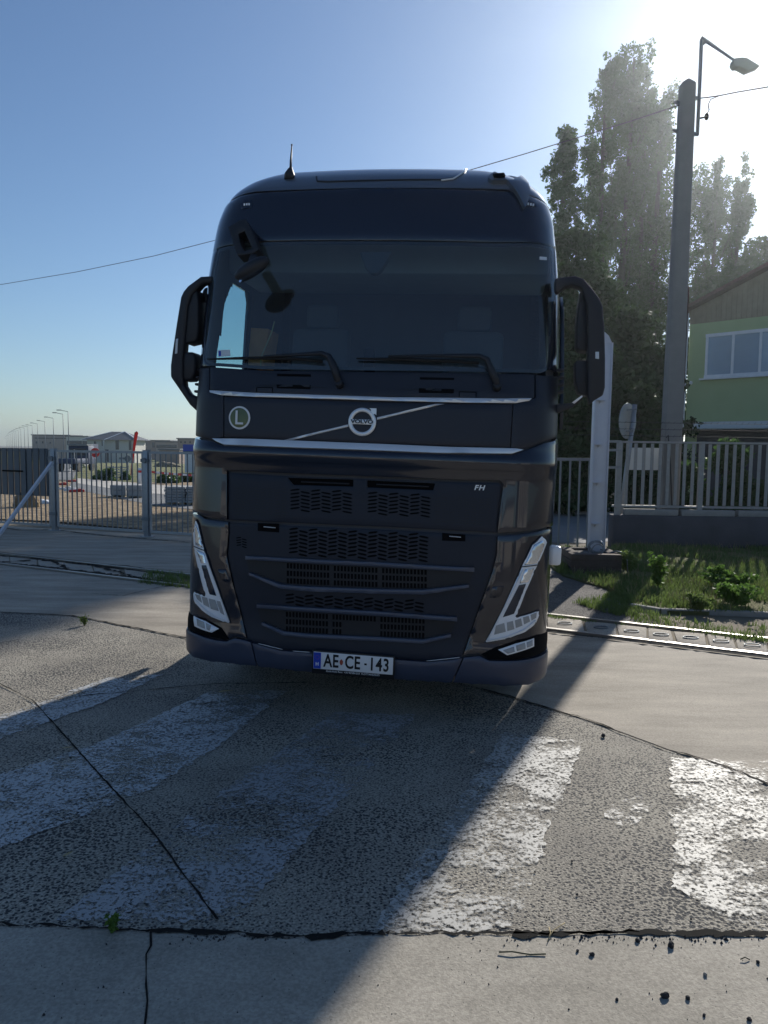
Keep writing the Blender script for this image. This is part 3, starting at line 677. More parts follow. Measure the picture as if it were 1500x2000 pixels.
def waves(name,quad,rows,cols,parent,off,m=None,fill=.46,keep=None):
    # staggered six-sided openings, read as black holes in the mesh
    q=[T(*p) for p in quad]; mb=MB(); 
    def at(u,v):
        a=Vector(q[0]).lerp(Vector(q[1]),u); b=Vector(q[3]).lerp(Vector(q[2]),u); return a.lerp(b,v)
    for r in range(rows):
        for c in range(cols):
            u=(c+.5)/cols; v=(r+.5+(.32 if c%2 else -.32)*1.0)/rows
            if v<.02 or v>.98: continue
            if keep and not keep(r,c): continue
            du=.5/cols*1.02; dv=.5/rows*fill; tilt=(.22 if c%2 else -.22)/rows
            pts=[at(u+x*du,v+y*dv+x*tilt) for x,y in ((-1,.1),(-.62,-1),(.62,-1),(1,-.1),(.62,1),(-.62,1))]
            mb.bm.faces.new([mb.bm.verts.new(P(p.x,p.y,off)) for p in pts])
    return mb.build(name,m or M['void'],parent)
waves('grille_openings',[(565,955),(688,959),(688,1002),(565,998)],6,6,gp,-.0105)
waves('grille_openings',[(717,961),(842,966),(841,1010),(716,1004)],6,6,gp,-.0105)
M['relief']=mat('grille_relief',(.010,.012,.017),.5,0,.4,.1,8)
waves('grille_relief',[(455,947),(560,951),(560,1013),(455,1009)],11,8,gp,-.0110,M['relief'],.3)
waves('grille_relief',[(848,967),(962,971),(960,1030),(848,1024)],11,8,gp,-.0110,M['relief'],.3)
textP('model_lettering','FH',*T(936,953),.044,M['silver'],-.004,gp,offset=.0012,shear=.22,sx=1.15,spacing=1.18)
# lower grille
lg=conform('lower_grille',[(448,1021),(560,1026.5),(760,1035),(969,1047),(968,1083),(960,1115),(903,1279),(898,1284),(834,1290),(613,1273),(550,1268),(493,1253),(483,1248),(457,1142),(445,1084),(448,1040)],M['grille'],-.006,.025)
for l in ([(503,1021.5),(545,1023),(545,1040),(503,1037)],[(863.5,1041),(909,1044),(909,1057.5),(863.5,1056)]):
    lt=conform('grille_latch',l,M['void'],-.002,.004,parent=lg,grid=.06,bev=0)
    x,y=(l[0][0]+l[1][0])/2,(l[0][1]+l[2][1])/2; tubeP('latch_clip',[(x-9,y-2),(x+14,y)],.003,M['silver'],.0005,lt)
waves('grille_openings',[(564,1031),(838,1043),(836,1097),(563,1084)],7,14,lg,-.0045,fill=.5)
waves('grille_openings',[(460,1049),(482,1050),(482,1070),(461,1068)],4,2,lg,-.0045)
waves('grille_openings',[(556,1160),(830,1173),(828,1195),(557,1182)],3,14,lg,-.0045,fill=.5)
def barpoly(l,wd,name,off,th,m=M['lip'],parent=lg,rr=.006):
    # tapered bar along a pixel polyline, width in pixels
    t=[(x,y) for x,y in l]; b=[(x,y+w_) for (x,y),w_ in zip(l,wd)]
    return conform(name,t+b[::-1],m,off,th,parent=parent,grid=.05,bev=rr)
conform('grille_recess',[(481,1094),(925,1118),(913,1148),(830,1158),(740,1153),(565,1142),(488,1118)],M['relief'],-.0048,.0,parent=lg,grid=.05,bev=0,drop=0)
conform('grille_recess',[(503,1189),(890,1214),(881,1240),(820,1251),(740,1246),(560,1236),(512,1216)],M['relief'],-.0048,.0,parent=lg,grid=.05,bev=0,drop=0)
def slats(quad,rows,cols,gap=()):
    q=[T(*p) for p in quad]
    def at(u,v): return Vector(q[0]).lerp(Vector(q[1]),u).lerp(Vector(q[3]).lerp(Vector(q[2]),u),v)
    for c0 in range(0,cols,14):
        mv=MB()
        for r in range(rows):
            for c in range(c0,min(cols,c0+13)):
                if (r,c) in gap: continue
                pts=[at(c/cols,(r+.12)/rows),at((c+.62)/cols,(r+.12)/rows),at((c+.62)/cols,(r+.82)/rows),at(c/cols,(r+.82)/rows)]
                mv.bm.faces.new([mv.bm.verts.new(P(p.x,p.y,-.0030)) for p in pts])
        mv.build('slat_openings',M['void'],lg)
slats([(560,1098),(836,1112),(836,1152),(560,1142)],3,41)
g2={(r,c) for r in (1,2) for c in range(17,27)}
slats([(558,1193),(832,1207),(831,1249),(558,1236)],3,41,g2)
barpoly([(478.6,1086),(740,1098.5),(926.7,1109.3)],[7,8,8],'grille_bar',.032,.04)
barpoly([(485.4,1118.5),(547.5,1142),(600,1146),(740,1151),(826,1152.5),(916,1142)],[5,8,9,9,9,6],'grille_bar',.032,.04)
barpoly([(500.6,1180.5),(740,1195),(893,1206)],[7,8,8],'grille_bar',.032,.04)
barpoly([(510.7,1216),(552.5,1233),(600,1238),(740,1244.5),(826,1249.5),(881,1239)],[5,8,8,8,8,6],'grille_bar',.032,.04)
# headlamp surround panels
sl=corner('lamp_surround','L',[('L',1003),(390,1006),(400,1013.5),(445.5,1019.5),(446,1040),(442,1084),(455,1143),(481,1247),(459,1243),(444,1249),(423,1246),(385,1234),('L',1221)],M['navy'],off=.002,thick=.03)
sr=corner('lamp_surround','R',[('R',1034),(1064,1035),(1013,1044),(972,1047),(970.5,1084),(962.5,1115),(936,1190),(905,1280),(936,1277),(954,1286),(1008,1286),(1060,1272),('R',1266)],M['navy'],off=.002,thick=.03)
conform('tow_cover',[(424,1112),(441,1112),(447,1133),(443,1136),(433,1134)],M['navy'],.005,.004,parent=sl,grid=.03,rnd_=.01,bev=.003)
conform('tow_cover',[(962,1146),(985,1144),(979,1163),(972,1167),(956,1168)],M['navy'],.005,.004,parent=sr,grid=.03,rnd_=.01,bev=.003)
conform('fog_lamp_recess',[('L',1195),(400,1208),(432,1226),(447,1248),(440,1250),(420,1246),(385,1236),('L',1223)] ,M['void'],.009,.008,parent=sl,grid=.05,bev=0)
conform('fog_lamp_recess',[('R',1240),(1050,1240),(1012,1250),(968,1264),(940,1278),(955,1288),(1008,1288),(1062,1273),('R',1264)],M['void'],.009,.008,parent=sr,grid=.05,bev=0)
def headlamp(outer,lens,cells,split,guides,dark,par):
    h=conform('headlight',outer,M['lampwhite'],.012,.02,grid=.03,bev=.005)
    h_=conform('lamp_trim',outer,M['black'],.0135,.014,parent=h,grid=.03,bev=0,holes=[pxinset(outer,2.2)])
    for l in lens: conform('lamp_lens',l,M['darkwin'],.0165,.004,parent=h,grid=.02,bev=0)
    for l in cells: conform('lamp_reflector',l,M['chrome'],.0165,.004,parent=h,grid=.02,bev=.003)
    for l in dark: conform('lamp_cell',l,M['galv'],.0165,.004,parent=h,grid=.03,bev=0)
    for l in guides: tubeP('light_guide',l,.004,M['white'],.017,h)
    tubeP('lamp_divider',split,.003,M['void'],.017,h)
    return h
def pxinset(poly,d):
    n=len(poly); ar=sum(poly[i][0]*poly[(i+1)%n][1]-poly[(i+1)%n][0]*poly[i][1] for i in range(n)); o=1 if ar>0 else -1; out=[]
    for i in range(n):
        a=Vector(poly[i-1]); p=Vector(poly[i]); b=Vector(poly[(i+1)%n]); t1=(p-a).normalized(); t2=(b-p).normalized(); n1=Vector((-t1.y,t1.x)); n2=Vector((-t2.y,t2.x)); nn=(n1+n2); 
        if nn.length<.1: nn=n1
        nn.normalize(); k=d/max(.5,nn.dot(n1)); out.append((p.x+nn.x*k*o,p.y+nn.y*k*o))
    return out
HR=[(1058.7,1046.7),(1067,1054),(1069,1060),(1050.7,1104),(1046.7,1112),(1028,1155),(1009,1205),(1030,1200),(1054.7,1190.7),(1054,1202),(1048,1216),(1026.7,1234.7),(986.7,1249),(946,1256),(955,1240),(970.7,1213),(1018.7,1108),(1040,1064)]
headlamp(HR,[[(1014,1143),(1028,1140),(1004,1199),(982,1206)]],
  [[(1044,1064),(1060,1055),(1064,1064),(1049,1100),(1025,1104)],[(1026,1112),(1044,1110),(1032,1137),(1015,1140)]],[(1020,1107),(1050,1103.5)],
  [[(951,1252),(1000,1158),(1022,1112)],[(951,1252),(990,1244),(1024,1230),(1046,1212)]],
  [[(969,1222),(985,1217),(988,1234),(965,1240)],[(990,1216),(1002,1213),(1005,1229),(991,1233)],[(1006,1212),(1018,1208),(1021,1222),(1008,1227)],[(1022,1206),(1033,1203),(1036,1214),(1024,1220)],[(1037,1201),(1049,1196),(1048,1207),(1039,1212)]],sr)
HL=[(381.5,1014),(386.6,1025),(392,1048),(398,1071),(407,1098),(423,1142),(450,1218),(436,1215),(413,1206),(393,1192),(380,1178),(377,1165),(376.5,1154),(386,1158),(400,1163),(388,1117),(378,1070),(376.3,1042)]
HLc=[(q if q[0]>379 else (q[0],q[1])) for q in HL]
headlamp(HLc,[[(393,1104),(402,1104),(422,1164),(409,1161)]],
  [[(380.5,1022),(386,1034),(395,1070),(381,1064)],[(382,1073),(398,1080),(402,1100),(392,1100)]],[(379,1067),(398.5,1075)],
  [[(446,1214),(425,1152),(401,1083)],[(446,1214),(420,1205),(398,1189),(382,1172)]],
  [[(380,1160),(390,1163),(394,1178),(384,1170)],[(393,1165),(404,1168),(409,1187),(397,1181)],[(407,1169),(420,1172),(427,1194),(411,1189)],[(422,1173),(430,1175),(438,1202),(430,1197)]],sl)
for l,cells in (([(377,1203),(400.5,1213),(427,1228),(413,1235.6),(379,1223)],[[(383,1208),(398,1215),(400,1228),(385,1222)],[(401,1216),(412,1222),(409,1232),(403,1229)]]),
          ([(973,1269),(1008,1257),(1044,1246.7),(1044,1262.7),(1018.7,1272),(990.7,1280)],[[(982,1270),(1004,1263),(1006,1273),(992,1277)],[(1008,1261),(1026,1255),(1027,1267),(1010,1272)],[(1029,1255),(1041,1250),(1041,1261),(1030,1265)]])):
    fl=conform('fog_lamp',l,M['lampwhite'],.015,.012,grid=.03,bev=.004)
    for c in cells: conform('lamp_reflector',c,M['galv'],.0185,.004,parent=fl,grid=.02,bev=.002)
# side marker / indicator on the right flank catching the sun
mb=MB(); s_,z_=E('R',1088,.05)
mb.box(P(s_,z_,.03),(.08,.10,.13)); mb.build('side_indicator',M['lampwhite'],truck,bevel=.02)
# bumper: three pieces, slightly proud
def bulge(s,z): return .018
botL=[(s_,.283) for s_ in (-S1-.14,-1.2,-1.0,-.85)]
bl=TP([('L',1225),(385,1238),(423,1250.5),(444,1252.5),(459,1246.5),(482,1251),(491,1254.5)])+[(T(503,1299)[0],.287),(-1.1,.285),(-1.3,.29),(-S1-.16,.31)]
conform('bumper_corner',bl,M['bar'],.016,.04,sz=True,grid=.04,bev=.015,drop=.006)
bc_=TP([(493.5,1255.5),(550,1270.5),(613,1276),(720,1284),(834,1292.5),(880,1288.5),(903,1285)])+[(T(882,1331)[0],.287),(.3,.282),(0,.282),(-.3,.282),(T(505,1299)[0],.287)]
bcen=conform('bumper_centre',bc_,M['bar'],.016,.04,sz=True,grid=.04,bev=.015,drop=.006)
brr=TP([(906,1284),(936,1281),(954.7,1290),(1008,1290),(1062,1276),('R',1269)])+[(S1+.16,.31),(1.3,.29),(1.1,.285),(T(885,1331)[0],.287)]
conform('bumper_corner',brr,M['bar'],.016,.04,sz=True,grid=.04,bev=.015,drop=.006)
tubeP('bumper_bright_edge',[(505,1257),(552,1268.5)],.0025,M['silver'],.010,bcen)
tubeP('bumper_bright_edge',[(572,1271.5),(606,1274)],.0025,M['silver'],.010,bcen)
tubeP('bumper_bright_edge',[(833,1291),(898,1284)],.0025,M['silver'],.010,bcen)
# number plate
q0=T(690,1294,.03); pc=P(*q0,.034); n_=PN(*q0); 
plate=empty('number_plate'); plate.parent=truck; plate.location=pc+Vector((0,-.004,0)); plate.rotation_euler=(R(2),0,0)
pw,ph=.52,.112
mb=MB(); mb.box((0,.004,-.012),(pw+.02,.012,ph+.045)); mb.build('plate_holder',M['ink'],plate,bevel=.004)
mb=MB(); mb.box((0,-.004,0),(pw,.006,ph)); mb.build('plate_face',M['plate_white'],plate,bevel=.002)
mb=MB(); mb.box((-pw/2+.026,-.0076,0),(.048,.002,ph-.006)); mb.build('country_band',M['plate_blue'],plate)
def ptext(s,x,z,size,m,sx=1,offset=0,name='plate_lettering',spacing=1,y=-.0090):
    V,F=text_geo(s,size,offset,0,sx,spacing); mb=MB(); vv=[mb.bm.verts.new((x+a,y,z+b)) for a,b in V]
    for f in F:
        try: mb.bm.faces.new([vv[i] for i in f])
        except ValueError: pass
    return mb.build(name,m,plate)
ptext('H',-pw/2+.026,-.024,.03,M['plate_white'],offset=.0012)
mb=MB()
for k in range(12): a=2*PI*k/12; mb.box((-pw/2+.026+.013*math.cos(a),-.0088,.022+.013*math.sin(a)),(.0028,.001,.0028))
mb.build('flag_stars',M['crest'],plate)
ptext('AE',-.142,0,.118,M['ink'],.70,.0026,spacing=1.05)
ptext('CE',-.002,0,.118,M['ink'],.70,.0026,spacing=1.05)
ptext('143',.170,0,.118,M['ink'],.70,.0026,spacing=1.12)
mb=MB(); mb.box((.083,-.0088,0),(.016,.001,.012)); mb.build('plate_lettering',M['ink'],plate)
mb=MB(); mb.prism([(-.075+x*.011,-.0084,y*.018) for x,y in ((-1,.6),(-.7,.7),(0,1.2),(.7,.7),(1,.6),(1,-.2),(.6,-.8),(0,-1.1),(-.6,-.8),(-1,-.2))],(0,-.001,0)); mb.build('plate_crest',M['crest'],plate)
ptext('Zenit-Auto Rent  +36 46/584-253  FLOTTAKEZELÉS',.0,-.067,.0165,M['plate_white'],.98,.0002,'holder_lettering',y=-.0035)

# wipers
def wiper(blade,arm,j):
    e=empty('wiper'); e.parent=truck
    bpx=[T(*p) for p in blade]; pts=[P(a,b,.03) for a,b in bpx]; mb=MB(); mb.tube(pts,[.006,.010,.012,.012,.010][:len(pts)],6); mb.build('wiper_blade',M['rubber'],e)
    pts2=[P(*T(*p),.045) for p in arm]; mb=MB(); mb.tube(pts2,[.008,.012,.016,.02,.024,.022][:len(pts2)],8); mb.build('wiper_arm',M['black'],e,smooth=True)
    mb=MB(); q=T(*arm[-1]); mb.tube([P(*q,.0),P(*q,.06)],[.028,.022],14); mb.build('wiper_pivot',M['black'],e)
wiper([(412,704),(470,702.5),(520,702),(590,704),(632,709)],[(520,700),(585,697),(632,694.5),(645,700),(655,722),(664,752)],0)
wiper([(698,703),(750,704),(800,705),(880,708),(935,712)],[(760,700),(850,699),(935,699.5),(950,706),(960,730),(970,757)],1)

# kerb mirror hanging over the screen
km=empty('kerb_mirror'); km.parent=truck
def offpt(x,y,o): return P(*T(x,y,o),o)
def loop_prism(outer,o0,o1,m,name,par,hole=None,bev=.012):
    a=[TP([p],o0)[0] for p in outer]; mb=MB()
    if hole:
        hh=[TP([p],o0)[0] for p in hole]; 
        conform(name,a,m,o1,o1-o0,holes=[hh],parent=par,sz=True,grid=.03,bev=bev,drop=bev*.6); mb.bm.free(); return
    conform(name,a,m,o1,o1-o0,parent=par,sz=True,grid=.03,bev=bev,drop=bev*.6); mb.bm.free()
loop_prism([(459,457),(480,444),(491,443),(502,462),(516,500),(505,508),(476,512),(466,485)],.02,.12,M['black'],'mirror_bracket',km,hole=[(477,470),(489,465),(498,485),(504,499),(488,503),(480,488)],bev=.008)
mh=TP([(493,524)],.26)[0]; c=offpt(492,524,.26); ax=(offpt(524,506,.26)-offpt(459,543,.26)); L=ax.length; ax.normalize()
mb=MB(); nrm=Vector((0,-1,.15)); 
mb.tube([c-ax*L*.5,c-ax*L*.46,c-ax*L*.3,c,c+ax*L*.3,c+ax*L*.46,c+ax*L*.5],[.006,.022,.04,.048,.042,.024,.006],14)
o=mb.build('mirror_housing',M['black'],km,smooth=True)
mb=MB(); mb.bar(offpt(496,505,.10),c+Vector((0,0,.02)),.05,.06); mb.build('mirror_stem',M['black'],km,bevel=.01)
mb=MB(); dn=Vector((0,.55,-.83)); x=ax; yv=dn.cross(x).normalized()
pts=[c+dn*.035+x*(L*.42*math.cos(a))+yv*(.07*math.sin(a)) for a in [2*PI*k/24 for k in range(24)]]; mb.face(pts); mb.build('mirror_face',M['mirror'],km)

# big door mirrors
def TY_(px_,py_,yl): # pixel ray against the truck-local plane y = yl
    d=TMI.to_3x3()@ray(px_,py_); o=TMI@CP; t=(yl-o.y)/d.y; return o+d*t
def plate_px(l,yl,th,m,name,par,bev=.02,hole=None):
    pts=[TY_(*p,yl) for p in l]; mb=MB(); mb.prism(pts,(0,th,0)); return mb.build(name,m,par,bevel=bev,seg=3)
lm=empty('door_mirror'); lm.parent=truck
plate_px([(415,538),(391,539.5),(366,558),(357,569),(352,580),(344,630),(335,690),(332,714),(332,736),(350,762),(360,762),(357,735),(357,700),(366,600),(374,575),(394,553),(415,552)],.40,.10,M['black'],'mirror_arm',lm,.022)
plate_px([(332,736),(350,762),(369,790),(386,806),(386,774),(371,771),(356,746),(350,735)],.40,.09,M['black'],'mirror_lower_arm',lm,.02)
plate_px([(366,577),(374,568),(384,564),(387,590),(387.5,640),(385,663),(378,668),(361,672),(357,665),(360,620)],.42,.16,M['black'],'mirror_housing',lm,.03)
plate_px([(356,690),(362,687),(378,687),(382,700),(382,725),(376,740),(371,743),(352,744),(350,735)],.42,.15,M['black'],'mirror_housing',lm,.028)
plate_px([(343.5,662),(347.5,661),(346,690),(341.5,691)],.395,.01,M['sticker'],'arm_inset',lm,.001)
mb=MB(); mb.ball(TY_(404,577,.55),.035,10,(1,.6,1.6)); mb.build('arm_joint',M['black'],lm,smooth=True)
rm=empty('door_mirror'); rm.parent=truck
plate_px([(1084,543),(1123,538),(1140,544),(1158,564),(1171,582),(1177.6,598),(1181,640),(1182.5,700),(1182,756),(1178,772),(1161.6,781.6),(1152,790),(1148,770),(1148,600),(1136,562),(1118,556),(1104,560),(1089,572),(1084,566)],.34,.11,M['black'],'mirror_arm',rm,.022)
plate_px([(1134,566),(1150,570),(1154,680),(1150,686),(1131,684),(1126,676),(1127,620)],.42,.16,M['black'],'mirror_housing',rm,.03)
plate_px([(1126,704),(1150,702),(1153,770),(1148,774),(1130,768),(1124,745),(1123,712)],.42,.15,M['black'],'mirror_housing',rm,.028)
plate_px([(1086,789),(1116,787),(1137,772),(1139,778),(1120,795),(1086,808)],.36,.06,M['black'],'mirror_lower_arm',rm,.012)
plate_px([(1117,786),(1137,771.5),(1138,775),(1122,788.5)],.352,.01,M['silver'],'arm_inset',rm,.001)
plate_px([(1163,687),(1170,687),(1170,701),(1163,700)],.335,.01,M['sticker'],'mirror_label',rm,.001)
# wind deflectors on the doors
for side,g in (('L',-1),('R',1)):
    conform('wind_deflector',[(g*(S1+.10),2.02),(g*(S1+.10),2.75),(g*(S1+.22),2.86),(g*(S1+.30),2.86),(g*(S1+.24),2.70),(g*(S1+.24),1.95),(g*(S1+.14),1.93)],M['darkwin'],.045,.02,sz=True,grid=.06,bev=.008)
# fairings behind the cab
for g in (-1,1):
    mb=MB(); mb.prism([(g*1.16-.03,YB+.0,.95),(g*1.22-.03,YB+.0,.95),(g*1.22-.03,YB+.0,3.5),(g*1.17-.03,YB+.0,3.76),(g*1.06-.03,YB+.0,3.80)],(0,.45,0)); mb.build('side_fairing',M['navy'],truck,bevel=.02)
# chassis, wheels
mb=MB(); mb.bbox((-.45,.5,.55),(-.38,6.1,.85)); mb.bbox((.38,.5,.55),(.45,6.1,.85)); mb.bbox((-.9,.30,.42),(.9,.38,.62)); mb.bbox((-.45,2.6,.6),(.45,2.8,.9)); mb.bbox((-.5,4.6,.85),(.5,5.6,1.1)); mb.build('chassis_frame',M['void'],truck)
mb=MB(); mb.bbox((-1.12,2.5,.35),(-.6,4.0,.95)); mb.build('fuel_tank',M['galv'],truck,bevel=.08)
mb=MB(); mb.bbox((.6,2.5,.35),(1.12,4.0,.95)); mb.build('fuel_tank',M['galv'],truck,bevel=.08)
mb=MB(); mb.bbox((-1.1,.34,.36),(1.1,1.2,.40)); mb.bbox((-.8,.9,.4),(.8,2.2,1.0)); mb.build('engine_undertray',M['void'],truck)
def wheel(x,y,wd,dbl=False):
    e=empty('wheel'); e.parent=truck; e.location=(x,y,.5+x*math.tan(TILT))
    mb=MB(); n=36; pr=[(.30,-.5),(.44,-.5),(.485,-.44),(.50,-.3),(.50,.3),(.485,.44),(.44,.5),(.30,.5)]; rings=[]
    for a in range(n):
        c_,s_=math.cos(2*PI*a/n),math.sin(2*PI*a/n); rings.append([mb.bm.verts.new((w_*wd,r_*c_,r_*s_)) for r_,w_ in pr])
    for a in range(n):
        for k in range(len(pr)): mb.bm.faces.new((rings[a][k],rings[(a+1)%n][k],rings[(a+1)%n][(k+1)%len(pr)],rings[a][(k+1)%len(pr)]))
    mb.build('tyre',M['rubber'],e,smooth='auto')
    mb=MB(); sg=1 if x>0 else -1; mb.disc((sg*wd*.2,0,0),(1,0,0),.31,wd*.3,32); mb.disc((sg*wd*.42,0,0),(1,0,0),.12,wd*.3,20)
    for k in range(10): a=2*PI*k/10; mb.disc((sg*wd*.38,.17*math.cos(a),.17*math.sin(a)),(1,0,0),.014,.04,8)
    mb.build('rim',M['galv'],e,smooth='auto')
for x in (-1.03,1.03): wheel(x,1.38,.34); wheel(x*.9,5.1,.60)
for g in (-1,1):
    mb=MB(); 
    for k in range(10):
        a0_=PI*(-.05+k*.11); a1_=PI*(-.05+(k+1)*.11); r0=.60
        mb.prism([(g*1.23,5.1+r0*math.cos(a0_),.5+r0*math.sin(a0_)),(g*1.23,5.1+r0*math.cos(a1_),.5+r0*math.sin(a1_)),(g*1.23,5.1+(r0+.02)*math.cos(a1_),.5+(r0+.02)*math.sin(a1_)),(g*1.23,5.1+(r0+.02)*math.cos(a0_),.5+(r0+.02)*math.sin(a0_))],(-g*.62,0,0))
    mb.build('mudguard',M['black'],truck)

# cab interior
mb=MB(); mb.bbox((-1.2,.42,1.95),(1.2,.95,2.13)); mb.prism([(-1.2,.28,2.06),(-1.2,.75,2.06),(-1.2,.8,2.16),(-1.2,.4,2.12)],(2.4,0,0)); mb.build('dashboard',M['inner'],truck,bevel=.02)
mb=MB(); mb.bbox((-1.18,.75,3.0),(1.15,1.5,3.28)); mb.build('overhead_locker',M['inner_light'],truck,bevel=.03)
mb=MB(); mb.bbox((-1.2,1.35,1.9),(1.2,2.25,2.05)); mb.build('bunk',M['inner'],truck,bevel=.04)
mb=MB(); mb.bbox((-1.19,.35,1.70),(1.19,2.3,1.76)); mb.build('cab_floor',M['inner'],truck)
for x in (-.62,.62):
    e=empty('seat'); e.parent=truck; e.location=(x,1.15,1.75)
    mb=MB(); mb.box((0,0,.18),(.5,.5,.16)); mb.build('seat_cushion',M['inner'],e,bevel=.05)
    mb=MB(); mb.box((0,.27,.60),(.48,.13,.72),Matrix.Rotation(R(-8),3,'X')); mb.build('backrest',M['inner'],e,bevel=.05)
    mb=MB(); mb.box((0,.33,1.06),(.27,.10,.2)); mb.build('headrest',M['inner'],e,bevel=.04)
mb=MB(); c=Vector((.62,.83,2.22)); n=28; mb.tube([c+Vector((.22*math.cos(2*PI*k/n),.12*math.sin(2*PI*k/n),.18*math.sin(2*PI*k/n))) for k in range(n+1)],.014,8); mb.tube([c,c+Vector((0,-.1,-.2))],.03,8); mb.bar(c-Vector((.2,0,0)),c+Vector((.2,0,0)),.04,.03); mb.build('steering_wheel',M['inner'],truck,smooth='auto')
mb=MB(); mb.prism([P(*T(x,y),-.03) for x,y in ((700,487),(765,487),(745,520),(735,530),(722,530),(712,520))],(0,.08,0)); mb.build('sensor_housing',M['inner'],truck,bevel=.01)
mb=MB(); mb.prism([P(*T(x,y),-.05) for x,y in ((707,675),(728,675),(729,722),(708,722))],(0,.04,0)); mb.build('dash_device',M['void'],truck,bevel=.008)
box=empty('orange_brown_box'); box.parent=truck  # plain block standing in for an orange-brown form seen in the windscreen
bx=[TY_(*p,.85) for p in ((490,640),(524,642),(513,720),(484,716))]; 
mb=MB(); mb.prism(bx,(0,.28,0)); o=mb.build('orange_brown_box',M['orange_brown'],None,bevel=.004)
bpy.data.objects.remove(box); o.matrix_world=TM.copy()
tag(o,'orange-brown stand-in block behind the left end of the windscreen, on the dashboard','box')
mb=MB(); mb.tube([TY_(*p,.36) for p in ((536,628),(531,648),(521,672),(512,692),(509,706),(510,720))],.004,6); o=mb.build('cable',M['cable_yellow'],None); o.matrix_world=TM.copy()
tag(o,'thin pale yellow cable hanging beside the box inside the cab','cable')

# ================================================================== RIGHT SIDE: pole, fence, planter, building
def fromto(a,b,t): return a.lerp(b,t)
# concrete pole with lamp
PB=Vector((4.93,14.25,0)); 
pole=empty('utility_pole',PB,0,'tall tapered concrete pole carrying a bent steel lamp arm behind the fence','pole')
ztop=D(1343,158,PB.y).z; xtop=D(1343,158,PB.y).x-PB.x; xb=D(1311,860,PB.y).x-PB.x; zb_=D(1311,860,PB.y).z
slope=(xtop-xb)/(ztop-zb_); x0=xb-slope*zb_
mb=MB(); a,b_=.17,.125
lo=[(x0-a,-.12,-.1),(x0+a,-.12,-.1),(x0+a,.14,-.1),(x0-a,.14,-.1)]; hi=[(xtop-b_,-.1,ztop-.06),(xtop+b_,-.1,ztop-.06),(xtop+b_,.1,ztop-.06),(xtop-b_,.1,ztop-.06)]
va=[mb.bm.verts.new(p) for p in lo]; vb=[mb.bm.verts.new(p) for p in hi]; tp=mb.bm.verts.new((xtop+.02,0,ztop+.06))
for i in range(4): mb.bm.faces.new((va[i],va[(i+1)%4],vb[(i+1)%4],vb[i])); mb.bm.faces.new((vb[i],vb[(i+1)%4],tp))
mb.bm.faces.new(va); mb.build('pole_shaft',M['pole'],pole,bevel=.02)
def dp(x,y,d=PB.y,o=0): p=D(x,y,d); return Vector((p.x-PB.x,p.y-PB.y+o,p.z))
mb=MB()
mb.tube([dp(1362,263),dp(1366,180),dp(1370,78)],.032,10); mb.build('lamp_riser',M['galv_dark'],pole,smooth=True)
mb=MB(); mb.tube([dp(1369,74),dp(1385,84),dp(1405,98),dp(1440,122)],[.035,.03,.024,.022],8); mb.prism([dp(1370,76),dp(1372,90),dp(1382,82)],(0,.02,0)); mb.build('lamp_arm',M['galv_dark'],pole,smooth='auto')
lh=[dp(1430,118),dp(1446,116),dp(1455,117),dp(1478,131),dp(1480,134),dp(1456,143),dp(1440,134),dp(1433,135),dp(1428,128)]
mb=MB(); mb.prism([p+Vector((0,-.09,0)) for p in lh],(0,.18,0)); mb.build('lamp_head',M['lampglass'],pole,bevel=.03,seg=3)
mb=MB()
for (x,y) in ((1324,200),(1322,255)): mb.prism([dp(x-6,y-4),dp(x+4,y-2),dp(x+8,y+8),dp(x+2,y+3)],(0,.08,0))
mb.bar(dp(1350,192),dp(1366,192),.05,.06); mb.bar(dp(1350,262),dp(1364,262),.05,.06); mb.bar(dp(1352,195),dp(1351,262),.03,.03); mb.build('pole_bracket',M['galv_dark'],pole)
mb=MB(); mb.ball(dp(1380,228),.05,10,(.8,.8,1.3)); mb.tube([dp(1366,231),dp(1378,229)],.015,6); mb.build('junction_box',M['void'],pole,smooth=True)
mb=MB(); mb.tube([dp(1403,188,PB.y,0),dp(1388,194),dp(1383,205),dp(1385,215),dp(1381,222)],.009,6); mb.build('drop_cable',M['wire'],pole)
mb=MB(); mb.tube([dp(1294,855,PB.y,-.2),dp(1299,850,PB.y,-.16),dp(1303,900,PB.y,-.16),dp(1306,990,PB.y,-.16)],.010,6); mb.build('pole_cable',M['wire'],pole)
# overhead cable
def cable(name,pts,r,lab):
    mb=MB(); mb.tube(pts,r,5); o=mb.build(name,M['wire'],None,smooth=True); return tag(o,lab,'cable','overhead cables on the concrete pole')
cpx=[(1327,205),(1240,234),(1140,265),(1030,299),(925,330),(760,378),(600,422),(425,468),(300,500),(150,531),(0,556),(-300,598)]
cpt=[D(x,y,14.25+ (1327-x)*.0115) for x,y in cpx]
cable('overhead_cable',cpt,.010,'thin dark cable sagging from the concrete pole leftwards behind the truck')
mb=MB()
for k in (9,8): mb.ball(cpt[k],.03,8,(2,.8,.8))
mb.bm.free()
cable('overhead_cable',[D(x,y,14.25-(x-1366)*.01) for x,y in ((1366,192),(1385,190),(1405,187),(1440,180),(1500,170),(1700,132))],.011,'thin cable rising from the lamp riser to the right photo edge')
# brown channel standing beside the pole
o=MB(); 
a=D(1338,560,14.6); b=D(1322,990,14.6); o.bar((a.x,a.y,0),(a.x+.02,a.y,a.z),.10,.06)
tag(o.build('steel_stanchion',M['brown_steel'],None),'brown rusty steel channel standing right beside the concrete pole','stanchion')

